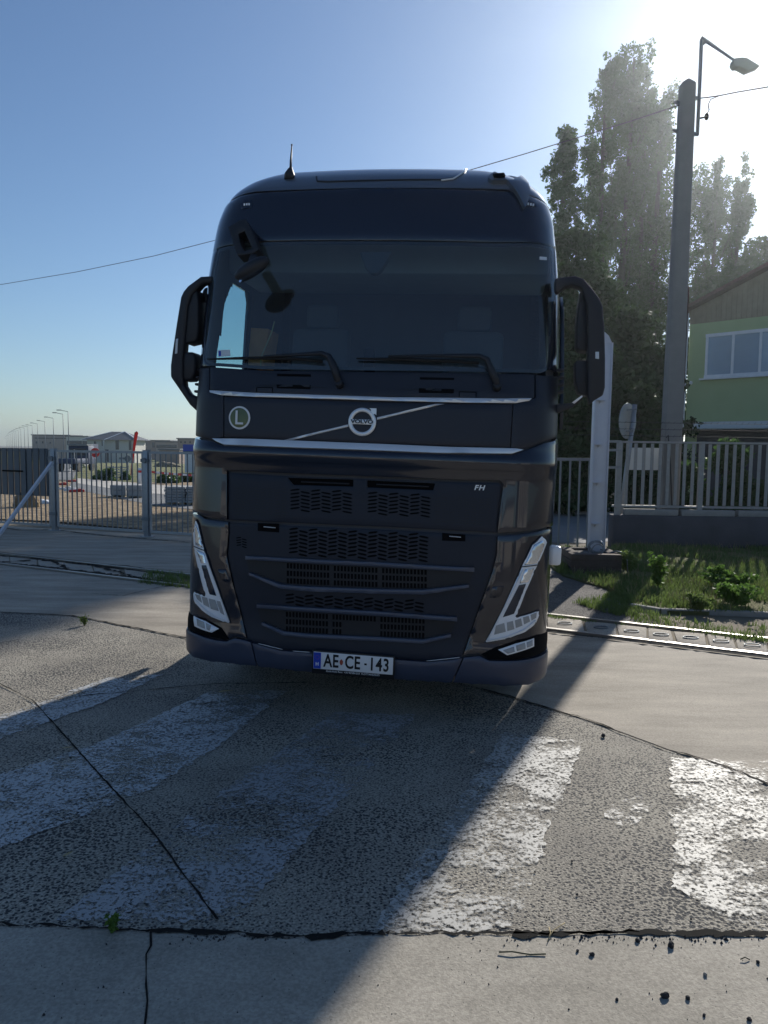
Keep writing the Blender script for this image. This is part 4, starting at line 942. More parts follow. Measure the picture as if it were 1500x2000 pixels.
WA=Vector((4.17,13.92,0)); WB=Vector((10.0,13.72,0)); wd_=(WB-WA).normalized(); wn=Vector((wd_.y,-wd_.x,0))
wl=empty('plinth_wall',WA,0,'low dark rendered plinth wall under the cream picket fence','wall')
mb=MB(); L=(WB-WA).length; mb.prism([wd_*0+wn*0+Vector((0,0,-.1)),wd_*L+Vector((0,0,-.1)),wd_*L-wn*.35+Vector((0,0,-.1)),-wn*.35+Vector((0,0,-.1))],(0,0,.70)); mb.build('wall_body',M['wall_dark'],wl,bevel=.03)
mb=MB()
for k in range(6):
    a=wd_*(.22+k*1.02)-wn*.12; b=wd_*(min(L,.22+k*1.02+.96))-wn*.12; mb.bar(a+Vector((0,0,.655)),b+Vector((0,0,.655)),.16,.11)
mb.build('coping',M['coping'],wl,bevel=.012)
fe=empty('picket_fence',WA,0,'cream painted steel picket fence standing on the dark plinth wall','fence')
fo=-wn*.12
mb=MB(); mb.bar(fo+Vector((0,0,1.93)),fo+wd_*L+Vector((0,0,1.93)),.05,.035); mb.bar(fo+Vector((0,0,.76)),fo+wd_*L+Vector((0,0,.76)),.05,.04); mb.build('fence_rail',M['fence_cream'],fe)
np_=int(L/.148)
for k in range(np_):
    p=fo+wd_*(.10+k*.148)
    if k%10==0 or k==0:
        mb=MB(); mb.bar(p+Vector((0,0,.55)),p+Vector((0,0,1.95)),.09 if k else .10,.06); mb.build('fence_post',M['fence_cream'],fe)
    else:
        mb=MB(); mb.bar(p-wn*.0+Vector((0,0,.79)),p+Vector((0,0,1.905)),.055,.022); mb.build('picket',M['fence_cream'],fe)
o=MB()
for k in range(3): 
    o.tube([WA+fo+wd_*(-.9)+Vector((0,0,2.05+k*.12)),WA+fo+wd_*3+Vector((0,.0,2.03+k*.12)),WA+fo+wd_*L+Vector((0,0,2.06+k*.12))],.004,4)
    for j in range(60): 
        q=WA+fo+wd_*(-.8+j*.11)+Vector((0,0,2.045+k*.12)); o.bar(q-Vector((.015,0,.02)),q+Vector((.015,0,.02)),.004,.004)
tag(o.build('barbed_wire',M['wire'],None),'three strands of barbed wire strung above the picket fence','barbed wire')
# panel hung behind the fence and short rails to the gate post
o=MB(); q=D(1232,912,14.6); o.box((q.x+.36,14.6,1.62),(.85,.03,.42)); tag(o.build('notice_board',M['white_band'],None),'pale blank board mounted behind the left end of the picket fence','board')
# planter of brick with white steel gate post
pl0=G(1113,1122); pl1=G(1217,1127); pn=Vector((.08,1,0)).normalized()
e=empty('brick_planter',((pl0.x+pl1.x)/2,(pl0.y+pl1.y)/2,0),-.03,'low dark brick planter with weeds at the foot of the white gate post','planter')
hw=(pl1.x-pl0.x)/2
mb=MB()
for z0_,z1_ in ((-.05,.10),(.108,.20),(.208,.30)):
    mb.bbox((-hw,0,z0_),(hw,.16,z1_)); mb.bbox((-hw,.16,z0_),(-hw+.14,.85,z1_)); mb.bbox((hw-.14,.16,z0_),(hw,.85,z1_)); mb.bbox((-hw+.14,.72,z0_),(hw-.14,.85,z1_))
mb.bbox((-hw+.006,.006,-.05),(hw-.006,.15,.298))
mb.build('brick_kerb',M['brick'],e,bevel=.008)
mb=MB(); mb.bbox((-hw+.13,.15,0),(hw-.13,.73,.27)); mb.build('soil',M['gravel'],e)
PP=Vector((G(1173,1067).x*.93+.0,11.45,0)); PP.x=D(1165,1040,11.45).x
gp_=empty('gate_post',(PP.x,PP.y,0),0,'tall white steel gate post with small horizontal cleats rising from the planter','post')
zt=D(1180,670,11.45).z; xt=D(1179,690,11.45).x-PP.x
mb=MB()
lean=Vector((xt,0,zt-.0)); b0_=Vector((0,0,.2))
u=(lean-b0_)
for off_,wd2,dp_ in (((-.11,0,0),.012,.16),((.11,0,0),.012,.16)): mb.bar(b0_+Vector(off_),lean+Vector(off_),wd2,dp_,up=(0,1,0))
mb.bar(b0_+Vector((0,-.04,0)),lean+Vector((0,-.04,.0)),.21,.012,up=(0,1,0)); mb.build('post_shaft',M['white_steel'],gp_,bevel=.003)
mb=MB(); mb.prism([lean+Vector((-.10,-.06,0)),lean+Vector((.10,-.06,0)),lean+Vector((.05,-.06,.10)),lean+Vector((-.02,-.06,.16))],(0,.02,0)); mb.build('post_cap',M['white_steel'],gp_)
for py in (782,868,942,1022):
    t=(D(1165,py,11.45).z-.2)/(zt-.2); p=b0_.lerp(lean,t); mb=MB(); mb.box(p+Vector((-.04,-.085,0)),(.12,.07,.010)); mb.prism([p+Vector((-.05,-.05,-.006)),p+Vector((-.05,-.11,-.006)),p+Vector((-.05,-.05,-.05))],(.01,0,0)); mb.build('cleat',M['white_steel'],gp_)
# coil of grey rope on planter
o=MB(); cc=Vector((e.location.x+.08,e.location.y+.3,.36)); pts=[]
for k in range(90):
    a=k*.42; pts.append(cc+Vector((.10*math.cos(a)*(1+.2*math.sin(k*.3)),.05*math.sin(a*.7),.08*math.sin(a)+.03*math.sin(k*.13))))
pts+= [cc+Vector((.15,-.05,-.07)),cc+Vector((.25,-.1,-.03)),cc+Vector((.33,-.25,-.04)),cc+Vector((.345,-.32,-.14)),cc+Vector((.35,-.33,-.30))]
o.tube(pts,.008,5); tag(o.build('coiled_cable',M['galv'],None),'tangled grey cable coil lying on the brick planter','cable')
# right gate
g0=Vector((3.05,13.3,0)); 
ge=empty('yard_gate',g0,0,'open work steel gate with thin uprights between truck and white post','gate')
xa=D(1158,950,13.3).x-g0.x; gl=D(1158,950,13.3).x-g0.x
ztp=D(1110,897,13.3).z; zbt=.05
mb=MB(); mb.bar((gl-2.3,0,ztp),(gl,0,ztp),.04,.05); mb.bar((gl-2.3,0,zbt),(gl,0,zbt),.04,.04); mb.bar((gl-2.3,0,zbt),(gl-2.3,0,ztp),.05,.05); mb.build('gate_frame',M['galv_dark'],ge)
for k in range(14):
    x=D(1150,950,13.3).x-g0.x-k*.166; mb=MB(); mb.bar((x,0,zbt+.02),(x,0,ztp-.02),.028,.028); mb.build('gate_bar',M['galv_dark'],ge)
mb=MB(); mb.bar((gl,0,.0),(gl,0,ztp+.35),.045,.045); mb.box((gl+.05,-.02,1.45),(.12,.06,.07)); mb.build('gate_hinge_post',M['galv_dark'],ge)
o=MB(); 
for py in (862,879,913): a=D(1190,py+0,12.6); o.bar((a.x,12.6,a.z),(D(1212,py,13.6).x,13.6,D(1212,py,13.6).z),.03,.04)
tag(o.build('link_rails',M['fence_cream'],None),'short horizontal rails joining the white post to the picket fence','rail')
# round sign on leaning post
sb=Vector((D(1212,1000,14.6).x,14.6,0)); 
sg_=empty('road_sign',sb,0,'round sign seen from its grey back on a leaning post behind the fence','sign')
zt=D(1240,790,14.6); mb=MB(); top_=Vector((zt.x-sb.x,0,zt.z)); b1=Vector((D(1213,1000,14.6).x-sb.x-.05,0,0)); mb.tube([b1,top_],.045,12); mb.build('sign_post',M['galv'],sg_,smooth=True)
cc=D(1229,822,14.5); mb=MB(); mb.disc((cc.x-sb.x,-.0,cc.z),(.72,-.69,0),.335,.02,36); mb.build('sign_disc',M['signback'],sg_)
mb=MB(); mb.bar((cc.x-sb.x-.12,-.05,cc.z+.2),(cc.x-sb.x+.14,-.05,cc.z+.22),.02,.03); mb.bar((cc.x-sb.x-.14,-.05,cc.z-.2),(cc.x-sb.x+.10,-.05,cc.z-.18),.02,.03); mb.build('sign_clamp',M['galv_dark'],sg_)
# drive behind gate, right
sheet('driveway',[(1.5,15.0),(3.8,14.6),(9,17.5),(12,26),(4,26),(1.2,20)],-.004,M['road'])
sheet('pavement_edge',[(1.5,21.5),(9,21.2),(9,21.6),(1.5,21.9)],.05,M['coping'],thick=.08)

# green house
GA=Vector((D(1340,800,30).x,30,0)); gd=Vector((.68,-.73,0)).normalized(); gn=Vector((gd.y,-gd.x,0)) # gn faces the camera side
if gn.y>0: gn=-gn
hs=empty('green_house',GA,0,'green rendered house with brown boarded gable and wide white framed window','house')
Wd=11.2; ev=D(1345,607,30).z; rise=.62*Wd/2*.62
def H(u,z,o=0): return gd*u+gn*o+Vector((0,0,z))
zg=D(1343,634,30).z
mb=MB(); mb.prism([H(0,0),H(Wd,0),H(Wd,zg),H(0,zg)],-gn*13); mb.build('wall',M['green_wall'],hs)
mb=MB(); mb.prism([H(0,zg+.002),H(Wd,zg+.002),H(Wd,ev),H(Wd/2,ev+rise),H(0,ev)],-gn*.3); 
mb.build('gable_boarding',M['timber'],hs)
mb=MB()
for k in range(60):
    u=.08+k*.186; zt_=ev+rise*(1-abs(u-Wd/2)/(Wd/2)); mb.bar(H(u,zg+.01,.01),H(u,zt_-.02,.01),.015,.02)
mb.build('boarding_joints',M['timber'],hs)
for s_ in (0,1):
    a=H(-.35,ev-.10,.35) if s_==0 else H(Wd+.35,ev-.10,.35); b=H(Wd/2,ev+rise+.06,.35)
    mb=MB(); mb.prism([a,b,b+Vector((0,0,.14)),a+Vector((0,0,.14))],-gn*13.7); mb.build('roof',M['brown_steel'],hs)
def zpx(px_,py_,u):
    # height of the pixel row at wall coordinate u
    q=GA+gd*u; return D(px_,py_,q.y).z
def upx(px_):
    d=ray(px_,800); # intersect vertical wall plane
    t=((GA-CP).dot(gn))/d.dot(gn); p=CP+d*t; return (p-GA).dot(gd)
u0=upx(1376); z0w=zpx(1376,736,u0); z1w=zpx(1376,656,u0); u1=u0+3.3
wf=MB()
wf.bbox((0,0,0),(.001,.001,.001)); wf=MB()
def hb(mb,u0,u1,z0,z1,o0,o1): mb.prism([H(u0,z0,o0),H(u1,z0,o0),H(u1,z1,o0),H(u0,z1,o0)],gn*(o1-o0))
win=MB(); mu=[u0,u0+.98,u0+1.96,u0+2.94,u0+3.92]
hb(win,u0-.06,mu[-1]+.06,z0w-.06,z0w+.06,.0,.06); hb(win,u0-.06,mu[-1]+.06,z1w-.06,z1w+.06,0,.06)
for u in mu: hb(win,u-.045,u+.045,z0w+.061,z1w-.061,0,.055)
wi=win.build('window',M['frame_white'],hs)
mb=MB(); hb(mb,u0,mu[-1],z0w,z1w,.004,.02); mb.build('pane',M['winblue'],wi)
mb=MB(); hb(mb,u0-.2,mu[-1]+.2,z0w-.12,z0w-.065,0,.16); mb.build('sill',M['frame_white'],wi)
mb=MB(); zc_=zpx(1400,832,upx(1400)); mb.prism([H(.0,zc_-.14,.03),H(Wd,zc_-.14,.03),H(Wd,zc_-.14,.9),H(0.0,zc_-.14,.9)],(0,0,.05)); hb(mb,0,Wd,zc_-.15,zc_+.16,.02,.07); mb.build('canopy',M['white_band'],hs)
mb=MB(); hb(mb,.5,Wd,.0,zc_-.15,.02,.05); mb.build('base_band',M['wall_dark'],hs)
mb=MB(); mb.tube([H(-.06,0,.08),H(-.06,ev-.1,.08)],.05,8); mb.build('downpipe',M['frame_white'],hs)
mb=MB(); q=H(upx(1349),zpx(1349,748,upx(1349)),.08); mb.ball(q,.07,8); mb.build('wall_lamp',M['white'],hs)

# ================================================================== VEGETATION
def leafcloud(centers,radii,n,size,seed,m,name,parent,flat=1.0):
    rg=np.random.default_rng(seed); cs=np.array(centers); rr=np.array(radii); w_=rr[:,0]*rr[:,1]*rr[:,2]; w_=w_**.8; w_/=w_.sum()
    idx=rg.choice(len(cs),n,p=w_); d=rg.normal(size=(n,3)); d/=np.linalg.norm(d,axis=1)[:,None]; rad=rg.random(n)**.6
    p=cs[idx]+d*rr[idx]*rad[:,None]
    a=rg.normal(size=(n,3)); a/=np.linalg.norm(a,axis=1)[:,None]; b=rg.normal(size=(n,3)); b-=a*(a*b).sum(1)[:,None]; b/=np.linalg.norm(b,axis=1)[:,None]
    s=size*(.6+.8*rg.random(n))[:,None]; V=np.stack([p-a*s,p+b*s*.55,p+a*s,p-b*s*.55],1).reshape(-1,3)
    F=np.arange(4*n).reshape(-1,4)
    me=bpy.data.meshes.new(name); me.vertices.add(4*n); me.vertices.foreach_set('co',V.ravel()); me.loops.add(4*n); me.loops.foreach_set('vertex_index',F.ravel()); me.polygons.add(n)
    me.polygons.foreach_set('loop_start',np.arange(0,4*n,4)); me.update(calc_edges=True); me.materials.append(m)
    o=bpy.data.objects.new(name,me); C.objects.link(o); o.parent=parent; return o
def poplar(loc,h,spread,seed,label,stems=1,leaves=16000,size=.13,base=.12,lean=0):
    r=random.Random(seed); e=empty('poplar_tree',loc,0,label,'tree','poplar row behind the fence'); mb=MB(); cs=[];rs=[]
    for st in range(stems):
        ox=(st-(stems-1)/2)*spread*.9+r.uniform(-.2,.2); oy=r.uniform(-.4,.4); hh=h*(1-.13*abs(st-(stems-1)/2)*r.uniform(.5,1.2))
        tr=[Vector((ox*.15+ox*.85*min(1,t*1.7)+.12*math.sin(t*7+st)+lean*t,oy*t,hh*t)) for t in [k/10 for k in range(11)]]
        mb.tube(tr,[.42*(1-k/11)+.03 for k in range(11)],8)
        nb=int(19*hh/12)
        for k in range(nb):
            t=base+(.95-base)*(k+r.random()*.6)/nb; i=min(9,int(t*10)); p=tr[i].lerp(tr[i+1],t*10-i); a=r.uniform(0,2*PI)
            prof=min(1,((t-base)/(1-base)*3+.35))*(1 if t<.72 else 1-.75*((t-.72)/.28)**1.5)*(.72+.5*math.sin(t*17+seed*2+a)**2)
            ln=spread*(.6+.75*r.random())*(.25+.95*prof); rise=r.uniform(1.2,2.3); up=Vector((math.cos(a)*ln*.55,math.sin(a)*ln*.55,ln*rise))
            if r.random()<.24: continue
            q=p+up*.5+Vector((math.cos(a)*ln*.12,math.sin(a)*ln*.12,0)); e_=p+up
            mb.tube([p,q,e_],[.09*(1-t*.6),.05*(1-t*.5),.015],5,caps=False)
            for j in range(15):
                u_=min(.99,.10+.062*j+r.uniform(-.04,.04)); c_=p.lerp(q,u_*2) if u_<.5 else q.lerp(e_,u_*2-1); z_=.20+.36*r.random()**1.3
                c_=c_+Vector((r.gauss(0,.24),r.gauss(0,.24),r.gauss(0,.40))); cs.append(tuple(c_)); rs.append((z_*.9,z_*.9,z_*1.35))
        cs.append(tuple(tr[9]+Vector((.15,0,.4)))); rs.append((.9,.9,1.1))
    mb.build('trunk',M['bark'],e,smooth=True)
    leafcloud(cs,rs,leaves,size,seed,M['leaf'],'crown',e); return e
def place(px_,dist): return Vector((D(px_,900,dist).x,dist,0))
def hgt(px_,py_,dist): return D(px_,py_,dist).z
poplar(place(1184,60),hgt(1185,58,60),1.75,1,'tallest poplar, thick twin crown left of the concrete pole',2,45000)
poplar(place(1250,62),hgt(1262,118,62),1.5,2,'second tallest poplar, narrow crown just left of the concrete pole',2,40000)
poplar(place(1106,58),hgt(1098,262,58),1.4,3,'slender poplar leaning left beside the truck cab roof',1,31500,lean=-.8)
poplar(place(1292,66),hgt(1300,290,66),2.6,4,'shorter bushy poplar hidden behind the concrete pole',2,18000)
poplar(place(1378,68),hgt(1378,368,68),2.2,5,'short pointed poplar just right of the concrete pole',1,27300)
poplar(place(1420,70),hgt(1420,362,70),2.3,6,'pointed poplar above the green house roof, beside the wider tree',1,31500)
poplar(place(1205,66),hgt(1225,330,66),3.0,9,'low bushy poplar between the two tallest ones',2,14000)
def broad(loc,h,w_,seed,label,leaves,size=.13,m='leaf',name='broadleaf_tree',grp='broadleaf trees behind the fence',cat='tree'):
    r=random.Random(seed); e=empty(name,loc,0,label,cat,grp); mb=MB(); cs=[];rs=[]
    mb.tube([(0,0,0),(.1,0,h*.3),(-.05,.1,h*.6),(0,0,h*.85)],[.16,.13,.08,.02],8)
    for k in range(int(26+h*7)):
        a=r.uniform(0,2*PI); t=r.random(); z=h*(.04+.92*t); rad=w_*math.sin(PI*min(1,.22+.76*t))**.6*r.random()**.6
        c_=Vector((math.cos(a)*rad,math.sin(a)*rad,z)); q=(.28+.38*r.random())*max(.35,min(2,w_/1.2)); cs.append(tuple(c_)); rs.append((q,q,q*.9))
        if k%2==0: mb.tube([(0,0,z*.55),tuple(c_*.6+Vector((0,0,z*.3))),tuple(c_)],[.05,.03,.008],5,caps=False)
    mb.build('trunk',M['bark'],e,smooth=True); leafcloud(cs,rs,leaves,size,seed,M[m],'crown',e); return e
broad(place(1478,60),hgt(1478,455,60),3.4,21,'rounded leafy tree above the house roof at the right photo edge',12000,.22)
broad(place(1115,26),hgt(1115,425,26),1.3,22,'dense leafy tree behind the right door mirror of the truck',16000,.11,'leaf2')
broad(place(1215,27),hgt(1215,600,27),1.5,23,'dark leafy tree right of the white gate post',11000,.11,'leaf2')
broad(place(1290,28),hgt(1290,680,28),1.0,24,'lower leafy tree directly behind the concrete pole',5000,.11,'leaf2')
broad(place(1390,56),hgt(1390,520,56),3.6,25,'leafy tree just behind the green house roof',13000,.2)
broad(place(1112,21.5),hgt(1112,600,21.5),1.05,26,'tall dark ivy covered bush behind the yard gate',20000,.09,'leaf2','ivy_bush','dark bushes along the drive','bush')
broad(place(1170,22.5),hgt(1170,690,22.5),1.0,27,'dark ivy covered bush right behind the white gate post',12000,.09,'leaf2','ivy_bush','dark bushes along the drive','bush')
broad(place(1245,22.5),hgt(1245,760,22.5),.9,28,'low dark bush behind the round sign',8000,.09,'leaf2','ivy_bush','dark bushes along the drive','bush')
broad(place(1060,22.5),hgt(1060,640,22.5),1.0,29,'dark bush mostly hidden by the right side of the truck',8000,.09,'leaf2','ivy_bush','dark bushes along the drive','bush')
broad(Vector((7.0,15.4,0)),2.1,.55,30,'green climber shrub behind the fence under the house canopy',7000,.06,'leaf','shrub','shrubs behind the picket fence','shrub')
broad(Vector((8.2,15.2,0)),1.9,.6,31,'green shrub behind the fence at the right photo edge',7000,.06,'leaf','shrub','shrubs behind the picket fence','shrub')
broad(Vector((6.1,15.6,0)),1.5,.4,32,'small shrub behind the fence right beside the pole',4000,.06,'leaf','shrub','shrubs behind the picket fence','shrub')
# verge
vg=px([(1085,1130),(1112,1122),(1217,1128),(1232,1080)]); vg=[(2.5,10.6),(2.6,10.3),(2.95,9.3)]+[tuple(G(*p)[:2]) for p in ((1232,1186),(1290,1197),(1400,1200),(1500,1204),(1800,1212))]+[(10,13.72),(4.17,13.93),(4.0,13.3),(2.6,13.3)]
sheet('grass_verge',vg,.03,M['meadow'],thick=.05,step=.25,amp=.03)
kb=px([(1232,1186),(1290,1196),(1400,1199),(1500,1203),(1800,1211)])
o=empty('kerb_stone',kb[0],0,'low concrete kerb edging the weedy verge on the right','kerb'); mb=MB()
for a,b in zip(kb,kb[1:]): mb.bar(a-kb[0]+Vector((0,0,.01)),b-kb[0]+Vector((0,0,.01)),.07,.07)
mb.build('kerb_body',M['coping'],o,bevel=.008)
def blades(name,regions,m,lab,seed=5,kind='stuff',cat='grass'):
    rg=random.Random(seed); V=[];F=[]
    for (poly,n,h,wd2,z) in regions:
        x0_=min(p[0] for p in poly);x1_=max(p[0] for p in poly);y0_=min(p[1] for p in poly);y1_=max(p[1] for p in poly); k=0; tr=0
        while k<n and tr<n*8:
            tr+=1; x=rg.uniform(x0_,x1_); y=rg.uniform(y0_,y1_)
            if not pin((x,y),poly): continue
            dens=math.sin(x*2.1+1.3)*math.cos(y*1.7+x)+math.sin(x*5+y*4)*.5
            if dens+rg.uniform(-1,1)<.12: continue
            k+=1
            for b_ in range(4):
                a=rg.uniform(0,2*PI); hh=h*rg.uniform(.35,1.2); ln=hh*rg.uniform(.2,.9); bx_=x+rg.gauss(0,.02); by=y+rg.gauss(0,.02); c_,s_=math.cos(a),math.sin(a); w2=wd2*rg.uniform(.6,1.3); i=len(V)
                V+= [(bx_-s_*w2,by+c_*w2,z),(bx_+s_*w2,by-c_*w2,z),(bx_+c_*ln*.4-s_*w2*.7,by+s_*ln*.4+c_*w2*.7,z+hh*.6),(bx_+c_*ln*.4+s_*w2*.7,by+s_*ln*.4-c_*w2*.7,z+hh*.6),(bx_+c_*ln,by+s_*ln,z+hh)]
                F+= [(i,i+1,i+3,i+2),(i+2,i+3,i+4)]
    o=mesh_np(name,V,F,m); return tag(o,lab,cat,None,kind)
blades('grass',[(vg,9500,.085,.006,.03)],M['grass'],'short green grass and weeds covering the verge by the picket fence')
blades('dry_grass',[(vg,1500,.13,.003,.03)],M['dry'],'dry straw coloured stems among the grass of the verge',6)
q=[tuple(G(*p)[:2]) for p in ((290,1118),(380,1124),(380,1152),(270,1140))]
blades('track_weeds',[(q,260,.07,.005,.0),([tuple(G(*p)[:2]) for p in ((1100,1085),(1115,1080),(1116,1120),(1085,1125))],300,.16,.006,.02),([tuple(G(*p)[:2]) for p in ((1120,1180),(1280,1226),(1500,1262),(1500,1225),(1290,1207),(1210,1160))],900,.06,.005,.01),([tuple(G(*p)[:2]) for p in ((1060,1204),(1500,1252),(1500,1256),(1060,1208))],260,.035,.004,.01)],M['grass'],'weeds growing in the gate track and gravel edge',8)
def leafy(loc,h,w_,n,seed,lab,name='weed_plant',m='weed',size=.03):
    e=empty(name,loc,0,lab,'plant','leafy weeds on the verge'); r=random.Random(seed); mb=MB(); cs=[];rs=[]
    for k in range(9):
        a=r.uniform(0,2*PI); t=Vector((math.cos(a)*w_*r.random(),math.sin(a)*w_*r.random(),h*r.uniform(.6,1))); mb.tube([(0,0,0),t*.5+Vector((0,0,h*.1)),t],[.005,.004,.002],4,caps=False)
        for u_ in (.35,.6,.8,1): cs.append(tuple(t*u_)); rs.append((w_*.32,w_*.32,h*.16))
    mb.build('stem',M[m],e); leafcloud(cs,rs,n,size,seed,M[m],'foliage',e)
leafy(G(1440,1185,.03),.26,.34,1500,1,'bright green leafy weed nearest the kerb at the right')
leafy(G(1425,1150,.03),.26,.32,1200,2,'bright green leafy weed behind the one nearest the kerb')
leafy(G(1285,1150,.03),.42,.16,600,3,'tall thin green weed left of the bright leafy pair')
leafy(G(1360,1192,.03),.16,.16,900,4,'grey green tussock right behind the kerb stone',m='grass',size=.022)
leafy(G(1225,1120,.03),.30,.16,500,5,'loose green weed at the right corner of the brick planter',m='grass')
leafy(G(218,1824),.07,.03,90,6,'tiny green weed sprouting from the foreground paving joint',size=.012)
leafy(G(165,1222),.12,.06,90,7,'tiny grass tuft in the slab joint left of the truck',m='grass',size=.012)

# ================================================================== LEFT SIDE: gates, far scene
P1=G(108,1036); P2=G(288,1048); gdv=(P2-P1).normalized(); ztop1=D(108,878,P1.y).z
def gpost(p,lab,r=.055,h=None):
    e=empty('gate_post',p,math.atan2(gdv.y,gdv.x),lab,'post','galvanised posts of the left gates')
    h=h or D(*((108,877) if (p-P1).length<.5 else (288,880)),p.y).z
    mb=MB(); mb.bbox((-r,-.05,0),(r,.05,h)); mb.build('post_shaft',M['galv'],e,bevel=.008)
    mb=MB(); mb.bbox((-r-.004,-.054,h+.001),(r+.004,.054,h+.012)); mb.bbox((-.11,-.08,0),(.11,.08,.012)); mb.build('base_plate',M['galv'],e)
    mb=MB(); mb.bbox((-.09,-.07,h-.22),(.09,-.052,h-.16)); mb.disc((0,-.075,h-.19),(0,1,0),.05,.03,14); mb.build('hinge',M['galv_dark'],e)
    mb=MB(); mb.bbox((-.09,-.07,.32),(.09,-.052,.38)); mb.build('hinge',M['galv_dark'],e)
gpost(P1,'galvanised gate post at the left end of the narrow barred gate')
gpost(P2,'galvanised gate post standing nearest the left side of the truck')
def barred(a,b,lab,name='barred_gate',panel=None):
    e=empty(name,a,0,lab,'gate','barred steel gate leaves left of the truck'); v=b-a; L=v.length; n=int(L/.122); h=ztop1-.03; zb2=.10
    mb=MB(); mb.bar((0,0,h),v+Vector((0,0,h)),.035,.045); mb.bar((0,0,zb2),v+Vector((0,0,zb2)),.035,.045); mb.bar((0,0,zb2),(0,0,h),.04,.04); mb.bar(v+Vector((0,0,zb2)),v+Vector((0,0,h)),.04,.04); mb.build('gate_frame',M['galv'],e)
    for k in range(1,n):
        p=v*(k/n); mb=MB(); mb.bar(p+Vector((0,0,zb2+.02)),p+Vector((0,0,h-.02)),.022,.022); mb.build('gate_bar',M['galv_dark'],e)
    if panel:
        mb=MB(); w_=Vector((-v.y,v.x,0)).normalized()*.05; 
        if w_.y>0: w_=-w_
        k=0; m_=int(L/.17)
        for k in range(m_):
            p=v*(k/m_); q=v*((k+.72)/m_); mb.prism([p+w_+Vector((0,0,.70)),q+w_+Vector((0,0,.70)),q+w_+Vector((0,0,h+.05)),p+w_+Vector((0,0,h+.05))],w_*.5)
            mb.prism([q+w_*.6+Vector((0,0,.70)),v*((k+1)/m_)+w_*.6+Vector((0,0,.70)),v*((k+1)/m_)+w_*.6+Vector((0,0,h+.05)),q+w_*.6+Vector((0,0,h+.05))],w_*.3)
        mb.build('cladding_sheet',M['sheet'],e)
        mb=MB(); mb.bar(w_*2+Vector((0,0,1.2)),v*.30+w_*2+Vector((0,0,1.2)),.02,.03); mb.bar(v*.66+w_*2+Vector((0,0,1.2)),v*.82+w_*2+Vector((0,0,1.2)),.02,.03); mb.build('cladding_strap',M['void'],e)
    return e
barred(P1+gdv*.09,P2-gdv*.09,'barred steel gate between the two galvanised posts')
barred(P2+gdv*.09,P2+gdv*3.4,'barred steel gate running from the right post behind the truck')
barred(P1-gdv*3.6,P1-gdv*.12,'barred gate covered by dark corrugated sheeting at the left photo edge',panel=True)
br_=empty('gate_brace',G(-6,1050),0,'pale diagonal steel strut propping the sheeted gate','strut'); a=G(-6,1050); b=Vector((P1.x+.02,P1.y-.12,D(112,903,P1.y).z))
mb=MB(); mb.bar((0,0,0),b-a,.06,.05); mb.build('strut_bar',M['white_steel'],br_)
mb=MB(); mb.box((0,0,.01),(.14,.12,.02)); mb.build('strut_foot',M['galv'],br_)
# ground beyond
def tsheet(name,l,m,dz,kind='structure'):
    pts=[GT(*p) for p in l]; mb=MB(); c=sum(pts,Vector())/len(pts)
    # build as fan of strips so that it follows the slope
    vs=[Vector((p.x,p.y)) for p in jitter_poly([Vector((p.x,p.y,0)) for p in pts],2.5,.05,3)]; n=len(vs)
    gx=np.arange(min(v.x for v in vs),max(v.x for v in vs),4.0); gy=np.concatenate([np.arange(18,60,4),np.arange(60,260,14)])
    pl=[(v.x,v.y) for v in vs]; allv=vs+[Vector((x,y)) for x in gx for y in gy if pin((x,y),pl)]
    r=delaunay_2d_cdt(allv,[(i,(i+1)%n) for i in range(n)],[],0,1e-6,False); bv=[mb.bm.verts.new((v.x,v.y,terr(v.x,v.y)+dz)) for v in r[0]]
    for f in r[2]:
        q=[r[0][k] for k in f]
        if pin((sum(v.x for v in q)/3,sum(v.y for v in q)/3),pl): mb.bm.faces.new([bv[k] for k in f])
    o=mb.build(name,m,None); o['kind']=kind; return o
tsheet('grass_field',[(-300,905),(700,905),(700,874.5),(-300,874.5)],M['meadow'],.012)
tsheet('grass_field',[(130,945),(700,940),(700,905),(130,905)],M['meadow'],.016)
tsheet('straw_ground',[(-300,1012),(0,1015),(110,1020),(300,1037),(600,1060),(700,1020),(700,944),(-300,940)],M['straw'],.02)
tsheet('access_road',[(100,905),(140,905),(150,920),(135,955),(300,988),(700,1040),(700,1003),(300,967),(230,945),(120,935),(90,935),(80,950),(100,980),(330,1012),(700,1040),(330,1000),(110,968)][:7]+[(700,1003),(330,962),(200,940),(115,938)],M['road'],.03)
tsheet('pale_path',[(150,945),(260,962),(400,975),(600,985),(600,968),(400,958),(330,950),(150,935)],M['pale'],.04)
tsheet('pale_path',[(140,906),(180,905),(150,918),(135,925)],M['pale'],.04)
# street lamps
lamps=[(133,804),(123,809),(104,817),(87.5,823.5),(73,828),(63,831.5),(54.5,833.5),(47.5,836),(40.5,838),(35.5,840.5),(31,842.5),(27.5,844),(24,846),(21,848.5),(17.5,851),(15,853.5),(12,856)]
def slamp():
    e=empty('street_lamp',(0,0,0)); mb=MB(); mb.tube([(0,0,0),(0,0,5),(0,0,9.4)],[.10,.08,.06],8); mb.build('lamp_post',M['galv_dark'],e,smooth=True)
    mb=MB(); mb.bar((0,0,9.4),(-1.2,0,9.55),.08,.06); mb.build('lamp_arm',M['galv_dark'],e); mb=MB(); mb.box((-1.55,0,9.58),(.8,.28,.10)); mb.build('lamp_head',M['galv_dark'],e,bevel=.03); return e
sp=slamp(); ORD=['first','second','third','fourth','fifth','sixth','seventh','eighth','ninth','tenth','eleventh','twelfth','thirteenth','fourteenth','fifteenth','sixteenth','last and farthest']

